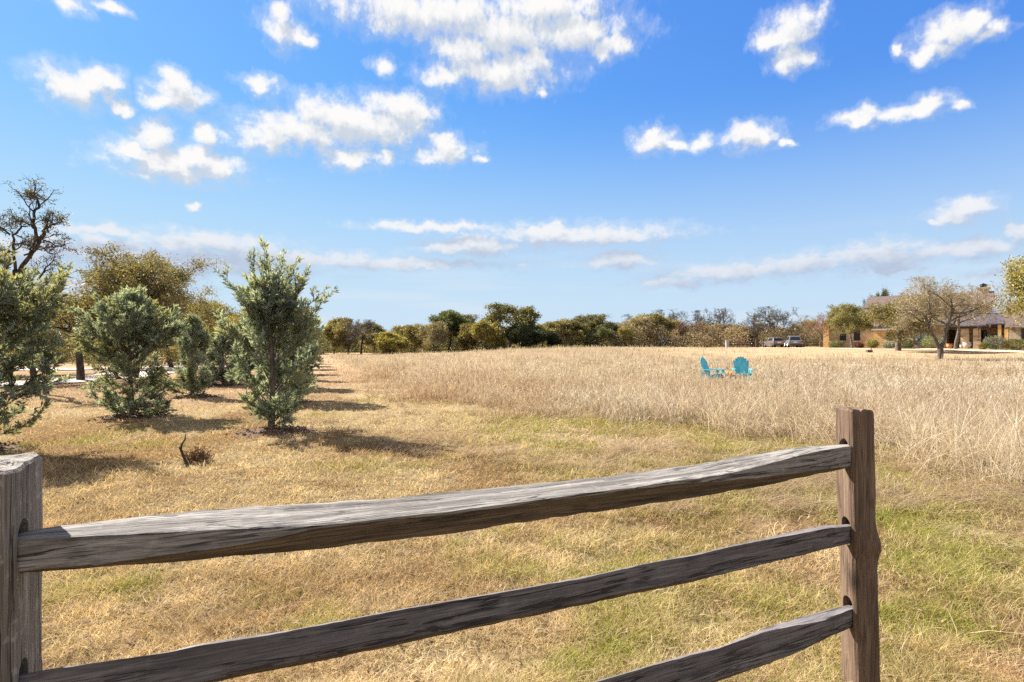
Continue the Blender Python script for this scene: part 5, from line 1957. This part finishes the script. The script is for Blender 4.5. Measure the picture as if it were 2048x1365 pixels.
pot('orange terracotta pot left of the bare oak by the porch', 1899, -2.6, 0.62, 0.34, M['terracotta'])
pot('orange terracotta pot beside the yucca', 1964, -5.0, 0.58, 0.34, M['terracotta'])
pot('large pale urn between the porch columns', 1934, -1.6, 0.85, 0.45, M['pale_pot'])
pot('small pale pot next to the large urn', 1923, -1.5, 0.5, 0.2, M['pale_pot'])

# log lying on the drive, pale edging by the twiggy tree
M['yellow_stone'] = mat_noise('yellow_edging', (0.50, 0.44, 0.18), (0.68, 0.60, 0.30), 4, 0.9, 0.1)
X, Y = at(1739, 62), 62.0
t = thing('log', 'short brown log lying on the gravel drive', 'log', (X, Y, float(H(X, Y))), 0.1)
MB().cyl((-0.33, 0, 0.13), (0.33, 0.05, 0.13), 0.15, 0.13, 12).build('bark_cylinder', M['bark'], t, False)
MB().cyl((0.1, 0.0, 0.2), (0.22, -0.05, 0.42), 0.05, 0.035, 7).build('branch_stub', M['bark_dark'], t)
X, Y = at(1626, 80), 80.0
t = thing('edging_stone', 'low yellowish stone edging beside the orange brown twiggy tree', 'edging', (X, Y, float(H(X, Y))), HROT)
for i in range(3):
    MB().box(-1.0 + 0.68 * i, -0.34 + 0.68 * i, -0.12, 0.12, -0.05, 0.17 + 0.02 * (i % 2)).build('stone', M['yellow_stone'], t, bevel=0.02)

# ------------------------------------------------------------------ parked cars
M['rubber'] = mat_plain('tyre_rubber', (0.02, 0.02, 0.02), 0.9, 0.2)
M['tail'] = mat_plain('red_tail_light', (0.35, 0.02, 0.02), 0.3, 0.5)
M['chrome'] = mat_plain('bright_metal', (0.6, 0.6, 0.6), 0.25, 0.5, 0.9)
M['plate'] = mat_plain('number_plate', (0.7, 0.7, 0.68), 0.5)
M['bump'] = mat_plain('dark_bumper', (0.05, 0.05, 0.052), 0.6)


def car(label, px, Y, rz, paint, width=1.86, length=4.6, height=1.68):
    """rear towards -y"""
    x = at(px, Y)
    t = thing('parked_car', label, 'car', (x, Y, float(H(x, Y)) + 0.02), rz, 'cars parked at the end of the drive')
    hw = width / 2
    b = MB()

    def loft(sections, m=0):
        ps = []
        k = len(sections[0])
        for s in sections:
            ps += s
        fs = []
        for i in range(len(sections) - 1):
            for j in range(k):
                fs.append((i * k + j, i * k + (j + 1) % k, (i + 1) * k + (j + 1) % k, (i + 1) * k + j))
        fs += [tuple(range(k - 1, -1, -1)), tuple((len(sections) - 1) * k + j for j in range(k))]
        b.add(ps, fs, m)

    def ring(y, zb, zt, w, wt):
        return [(-w * 0.92, y, zb), (w * 0.92, y, zb), (w, y, zb + 0.18), (w, y, (zb + zt) / 2 + 0.05), (wt, y, zt), (-wt, y, zt), (-w, y, (zb + zt) / 2 + 0.05), (-w, y, zb + 0.18)]
    loft([ring(0.0, 0.42, 0.98, hw * 0.93, hw * 0.86), ring(0.10, 0.34, 1.04, hw * 0.99, hw * 0.92), ring(0.9, 0.28, 1.04, hw, hw * 0.93), ring(length * 0.62, 0.28, 1.02, hw, hw * 0.92),
          ring(length * 0.93, 0.30, 0.88, hw * 0.97, hw * 0.84), ring(length, 0.40, 0.74, hw * 0.84, hw * 0.74)])
    body = b.build('body', paint, t, False, 0.012)
    g = MB()
    yb0, yb1, yf1, yf0 = 0.12, 0.55, length * 0.46, length * 0.66
    zt, zs = height, 1.035
    wb, wt = hw * 0.92, hw * 0.73
    vv = [(-wb, yb0, zs), (wb, yb0, zs), (wb * 0.97, yf0, zs - 0.02), (-wb * 0.97, yf0, zs - 0.02), (-wt, yb1, zt - 0.03), (wt, yb1, zt - 0.03), (wt, yf1, zt), (-wt, yf1, zt)]
    g.add(vv, [(0, 1, 5, 4), (1, 2, 6, 5), (2, 3, 7, 6), (3, 0, 4, 7), (4, 5, 6, 7), (3, 2, 1, 0)])
    g.build('roof', paint, t, False, 0.03)

    def quad_on(name, a, b_, c, d, mat, parent, push):
        P4 = [Vector(p) for p in (a, b_, c, d)]
        nrm = (P4[1] - P4[0]).cross(P4[3] - P4[0]).normalized()
        m = MB()
        m.add([p + nrm * 0.002 for p in P4] + [p + nrm * push for p in P4], [(0, 1, 2, 3), (7, 6, 5, 4), (0, 4, 5, 1), (1, 5, 6, 2), (2, 6, 7, 3), (3, 7, 4, 0)])
        return m.build(name, mat, parent)
    V = [Vector(p) for p in vv]

    def inset(A, B, C_, D, u0, u1, v0, v1):
        f = lambda u, v: (A * (1 - u) + B * u) * (1 - v) + (D * (1 - u) + C_ * u) * v
        return f(u0, v0), f(u1, v0), f(u1, v1), f(u0, v1)
    quad_on('rear_window', *inset(V[0], V[1], V[5], V[4], 0.08, 0.92, 0.08, 0.80), M['glass'], t, 0.014)
    quad_on('windshield', *inset(V[2], V[3], V[7], V[6], 0.06, 0.94, 0.1, 0.88), M['glass'], t, 0.014)
    for (A, B, C_, D) in ((V[1], V[2], V[6], V[5]), (V[3], V[0], V[4], V[7])):
        flip = A is V[3]
        for u0, u1 in ((0.16, 0.40), (0.43, 0.66), (0.69, 0.86)):
            if flip:
                u0, u1 = 1 - u1, 1 - u0
            quad_on('side_window', *inset(A, B, C_, D, u0, u1, 0.14, 0.82), M['glass'], t, 0.012)
    for s in (-1, 1):
        MB().box(s * hw * 0.80 - 0.10, s * hw * 0.80 + 0.10, -0.03, 0.10, 0.72, 1.0).build('tail_light', M['tail'], t, bevel=0.015)
        MB().box(s * hw * 0.62 - 0.16, s * hw * 0.62 + 0.16, length - 0.10, length + 0.012, 0.60, 0.72).build('headlight', M['chrome'], t, bevel=0.015)
        MB().box(s * (hw + 0.10) - 0.10, s * (hw + 0.10) + 0.10, length * 0.60, length * 0.60 + 0.12, 1.0, 1.16).build('mirror', paint, t, bevel=0.02)
        for yw in (0.85, length - 0.95):
            w = MB().cyl((s * (hw - 0.22), yw, 0.33), (s * (hw + 0.01), yw, 0.33), 0.34, 0.34, 20).build('wheel', M['rubber'], t)
            MB().cyl((s * (hw + 0.002), yw, 0.33), (s * (hw + 0.025), yw, 0.33), 0.22, 0.20, 14).build('rim', M['chrome'], w)
    MB().box(-hw * 0.94, hw * 0.94, -0.09, 0.06, 0.36, 0.58).build('bumper', M['bump'], t, bevel=0.03)
    MB().box(-0.26, 0.26, -0.022, -0.002, 0.74, 0.87).build('number_plate', M['plate'], t)
    return t


PAINT1 = mat_plain('grey_beige_paint', (0.17, 0.15, 0.14), 0.3, 0.5, 0.3, coat=0.6)
PAINT2 = mat_plain('silver_paint', (0.22, 0.23, 0.26), 0.3, 0.5, 0.3, coat=0.6)
car('taupe grey car seen from behind, left of the parked pair', 1558, 93, -0.05, PAINT1, height=1.62)
car('silver car seen from behind, closer to the house', 1591, 84, -0.30, PAINT2, height=1.76)

# ------------------------------------------------------------------ dark rail fence by the drive, stone pillar
far_f = thing('rail_fence', 'low dark brown rail fence between the pale gate pillar and the drive', 'fence', (at(1476, 96), 96, 0))
ox_ = at(1476, 96)
fp = [(1458, 96, 1.05), (1475, 96, 1.05), (1494, 96, 1.15), (1527, 95, 0.9), (1574, 97, 1.15), (1590, 98, 1.1)]
M['fencewood'] = mat_noise('dark_fence_wood', (0.05, 0.03, 0.024), (0.11, 0.07, 0.055), 8, 0.9, 0.2)
for px, y, hh in fp:
    x = at(px, y)
    z = float(H(x, y))
    MB().box(x - ox_ - 0.07, x - ox_ + 0.07, y - 96 - 0.07, y - 96 + 0.07, z - 0.2, z + hh).build('post', M['fencewood'], far_f, bevel=0.012)
for (pa, ya), (pb, yb) in (((1458, 96), (1475, 96)), ((1475, 96), (1494, 96)), ((1494, 96), (1512, 95.5)), ((1574, 97), (1590, 98)), ((1590, 98), (1640, 100))):
    for hh in (0.45, 0.88):
        a_ = (at(pa, ya) - ox_, ya - 96 - 0.09, float(H(at(pa, ya), ya)) + hh)
        b_ = (at(pb, yb) - ox_, yb - 96 - 0.09, float(H(at(pb, yb), yb)) + hh)
        MB().bar(a_, b_, 0.05, 0.13).build('rail', M['fencewood'], far_f)
M['pale_stone'] = mat_noise('pale_pillar_stone', (0.26, 0.25, 0.25), (0.38, 0.37, 0.36), 6, 0.9, 0.3)
x = at(1454.5, 95)
t = thing('stone_pillar', 'pale stone gate pillar at the left end of the dark rail fence', 'pillar', (x, 95, float(H(x, 95))))
MB().box(-0.24, 0.24, -0.24, 0.24, -0.2, 1.10).build('shaft', M['pale_stone'], t, bevel=0.02)
MB().box(-0.29, 0.29, -0.29, 0.29, 1.102, 1.20).build('cap', M['pale_stone'], t, bevel=0.02)
x = at(1514, 94)
t = thing('gate_post', 'thick dark double gate post beside the parked cars', 'post', (x, 94, float(H(x, 94))))
for dx in (-0.13, 0.13):
    MB().box(dx - 0.09, dx + 0.09, -0.09, 0.09, -0.2, 1.45).build('post', M['fencewood'], t, bevel=0.015)
MB().box(-0.20, 0.20, -0.115, -0.092, 0.85, 0.98).build('brace', M['fencewood'], t)
MB().box(-0.24, 0.24, -0.11, 0.11, 1.452, 1.52).build('cap', M['fencewood'], t, bevel=0.01)

# ------------------------------------------------------------------ turquoise chairs and fire pit
TURQ = mat_noise('turquoise_paint', (0.06, 0.37, 0.45), (0.15, 0.53, 0.60), 5, 0.55, 0.1, (1, 1, 0.3))


def adirondack(label, x, y, rz):
    """sitter looks along -y"""
    t = thing('garden_chair', label, 'chair', (x, y, float(H(x, y))), rz, 'turquoise slatted chairs in the tall grass')
    seat = MB()
    for i in range(6):
        f = i / 5
        yy, zz = -0.40 + 0.50 * f, 0.40 - 0.13 * f
        seat.box(-0.27, 0.27, yy, yy + 0.082, zz - 0.022, zz)
    seat.build('seat', TURQ, t)
    back = MB()
    lean = 0.36
    for i in range(7):
        u = (i - 3) / 3
        hh = 0.80 - 0.17 * u * u
        xb = 0.20 * u
        xt = 0.265 * u
        a_ = Vector((xb, 0.10, 0.26))
        d_ = Vector((xt - xb, math.sin(lean) * hh, math.cos(lean) * hh))
        c0 = a_ + d_
        w0, w1 = 0.033, 0.045
        nrm = Vector((0, -math.cos(lean), math.sin(lean))) * 0.011
        q = [a_ + Vector((-w0, 0, 0)), a_ + Vector((w0, 0, 0)), c0 + Vector((w1, 0, 0)), c0 + Vector((w1 * 0.55, 0.012, 0.035)), c0 + Vector((-w1 * 0.55, 0.012, 0.035)), c0 + Vector((-w1, 0, 0))]
        k = len(q)
        back.add([p + nrm for p in q] + [p - nrm for p in q], [tuple(range(k)), tuple(range(2 * k - 1, k - 1, -1))] + [(j, k + j, k + (j + 1) % k, (j + 1) % k) for j in range(k)])
    for f in (0.18, 0.62):
        c_ = Vector((0, 0.10 + math.sin(lean) * 0.8 * f + 0.022, 0.26 + math.cos(lean) * 0.8 * f - 0.01))
        back.box(c_.x - 0.27, c_.x + 0.27, c_.y, c_.y + 0.025, c_.z - 0.035, c_.z + 0.035)
    back.build('backrest', TURQ, t)
    for s in (-1, 1):
        arm = MB()
        pr = [(s * 0.27, 0.30), (s * 0.27, -0.42), (s * 0.30, -0.47), (s * 0.40, -0.47), (s * 0.42, -0.40), (s * 0.36, 0.30)]
        arm.add([(a_, b_, 0.535) for a_, b_ in pr] + [(a_, b_, 0.56) for a_, b_ in pr], [tuple(range(6)), tuple(range(11, 5, -1))] + [(j, 6 + j, 6 + (j + 1) % 6, (j + 1) % 6) for j in range(6)])
        arm.build('armrest', TURQ, t)
        MB().box(s * 0.30 - 0.014, s * 0.30 + 0.014, -0.44, -0.33, 0, 0.534).build('leg', TURQ, t)
        MB().bar((s * 0.27, -0.36, 0.36), (s * 0.27, 0.52, 0.04), 0.028, 0.10).build('leg', TURQ, t)
        MB().bar((s * 0.33, 0.27, 0.50), (s * 0.33, 0.30, 0.06), 0.026, 0.08).build('arm_support', TURQ, t)
    MB().box(-0.285, 0.285, -0.462, -0.442, 0.30, 0.40).build('front_apron', TURQ, t)
    t.scale = (0.95, 0.95, 0.98)
    return t


CY_ = 22.2
adirondack('turquoise slatted chair turned sideways towards the fire pit, left of the two', at(1424, CY_), CY_ + 0.1, math.radians(48))
adirondack('turquoise slatted chair facing the near fence, right of the fire pit', at(1485, CY_), CY_ + 0.05, math.radians(-14))
M['stonering'] = mat_noise('pale_fire_ring', (0.34, 0.27, 0.22), (0.52, 0.44, 0.38), 6, 0.9, 0.2)
M['flame'] = mat_plain('orange_flame', (0.5, 0.2, 0.03), 0.6, 0.1, 0, (1.0, 0.42, 0.10), 0.28)
fx_, fyy = at(1461, CY_ - 0.2), CY_ - 0.2
t = thing('fire_pit', 'small round stone fire pit with orange flames between the two chairs', 'fire pit', (fx_, fyy, float(H(fx_, fyy))))
MB().lathe([(0.30, 0), (0.34, 0.06), (0.36, 0.30), (0.37, 0.36), (0.30, 0.36), (0.28, 0.26)], 20).build('bowl', M['stonering'], t)
for i in range(4):
    a_ = i * 1.5
    MB().cyl((0.22 * math.cos(a_), 0.22 * math.sin(a_), 0.28), (-0.10 * math.cos(a_), -0.10 * math.sin(a_), 0.40), 0.035, 0.03, 8).build('log', M['bark_dark'], t)
rng = np.random.default_rng(3)
for i in range(3):
    a_, r_ = i * 2.1, 0.05 + 0.10 * rng.random()
    hh = 0.08 + 0.12 * rng.random()
    c_ = (r_ * math.cos(a_), r_ * math.sin(a_))
    MB().lathe([(0.025, 0.33), (0.06, 0.35 + hh * 0.25), (0.045, 0.35 + hh * 0.55), (0.018, 0.35 + hh * 0.85), (0.003, 0.35 + hh)], 8, c_).build('flame', M['flame'], t, True)

# ------------------------------------------------------------------ stick, brush pile, stakes
def dead_shrub():
    rng = np.random.default_rng(8)
    X, Y = G(377, 937)
    z = float(H(X, Y))
    st = thing('dead_stick', 'bent bare stick stuck upright in the lawn beside the twig heap', 'stick', (X, Y, z))
    p = np.array([(0, 0, -0.06), (-0.015, 0.0, 0.04), (-0.06, 0.0, 0.14), (-0.095, 0.01, 0.21), (-0.085, 0.01, 0.27), (-0.04, 0.0, 0.33), (-0.03, 0, 0.40)])
    link('stem', bark_mesh('stem', [(p, np.array((0.020, 0.019, 0.016, 0.014, 0.012, 0.009, 0.004)), 0)], M['bark_dark']), st)
    link('side_twig', bark_mesh('side_twig', [(np.array([(-0.095, 0.01, 0.21), (-0.115, 0.015, 0.225), (-0.12, 0.02, 0.24)]), np.array((0.010, 0.008, 0.006)), 2)], M['bark_dark']), st)
    X2, Y2 = G(397, 928)
    br = []
    for i in range(150):
        a_ = rng.random() * 6.28
        e = 0.15 + 1.2 * rng.random()
        L = 0.10 + 0.12 * rng.random()
        d = np.array((math.cos(a_) * math.cos(e), math.sin(a_) * math.cos(e), math.sin(e)))
        p0 = np.array((rng.normal(0, 0.04), rng.normal(0, 0.04), 0.0))
        p1 = p0 + d * L * 0.5 + rng.normal(0, 0.015, 3)
        p2 = p1 + unit(d + rng.normal(0, 0.5, 3)) * L * 0.5
        br.append((np.array([p0, p1, p2]), np.array((0.006, 0.005, 0.003)), 3))
    tw = thing('twig_heap', 'low rounded heap of dry brown twigs on the lawn', 'twigs', (X2, Y2, float(H(X2, Y2))))
    v, f = tubes(br)
    lf = rng.normal(0, 0.065, (420, 3)) * np.array((1, 1, 0.7)) + np.array((0, 0, 0.085))
    lf[:, 2] = np.abs(lf[:, 2])
    v2, f2 = leaf_quads(lf, rng.normal(0, 1, (420, 3)), np.full(420, 0.035), np.full(420, 0.016), rng)
    cc = np.concatenate([np.tile((0.16, 0.10, 0.06), (len(v), 1)), np.repeat(lerp((0.12, 0.07, 0.035), (0.36, 0.24, 0.13), rng.random(420)), 4, 0)])
    link('twigs', mesh_np('twigs', np.concatenate([v, v2]), [np.concatenate([f, f2 + len(v)])], M['twig'], cc), tw)


dead_shrub()


def stake(label, p, q, r=0.014, mat=None):
    (x0, y0), (x1, y1, z1) = p, q
    z = float(H(x0, y0))
    t = thing('tree_stake', label, 'stake', (x0, y0, z), 0, 'stakes beside the young cypresses')
    MB().cyl((0, 0, -0.1), (x1 - x0, y1 - y0, z1), r, r * 0.9, 8).build('shaft', mat, t)
    MB().cyl((x1 - x0, y1 - y0, z1), ((x1 - x0) * 1.03, (y1 - y0) * 1.03, z1 + 0.03), r * 0.9, r * 0.3, 8).build('tip', mat, t)


M['stakewood'] = mat_noise('grey_stake_wood', (0.25, 0.22, 0.19), (0.42, 0.38, 0.34), 20, 0.9, 0.2)
stake('leaning grey stake at the foot of the dense bushy cypress', G(292, 834), (at(277, 11.7), 11.85, 0.36), 0.02, M['stakewood'])
stake('short pale stake right of the spiky cypress by the second mulch ring', G(593, 806), (at(592, 14.6), 14.7, 0.32), 0.02, M['stakewood'])
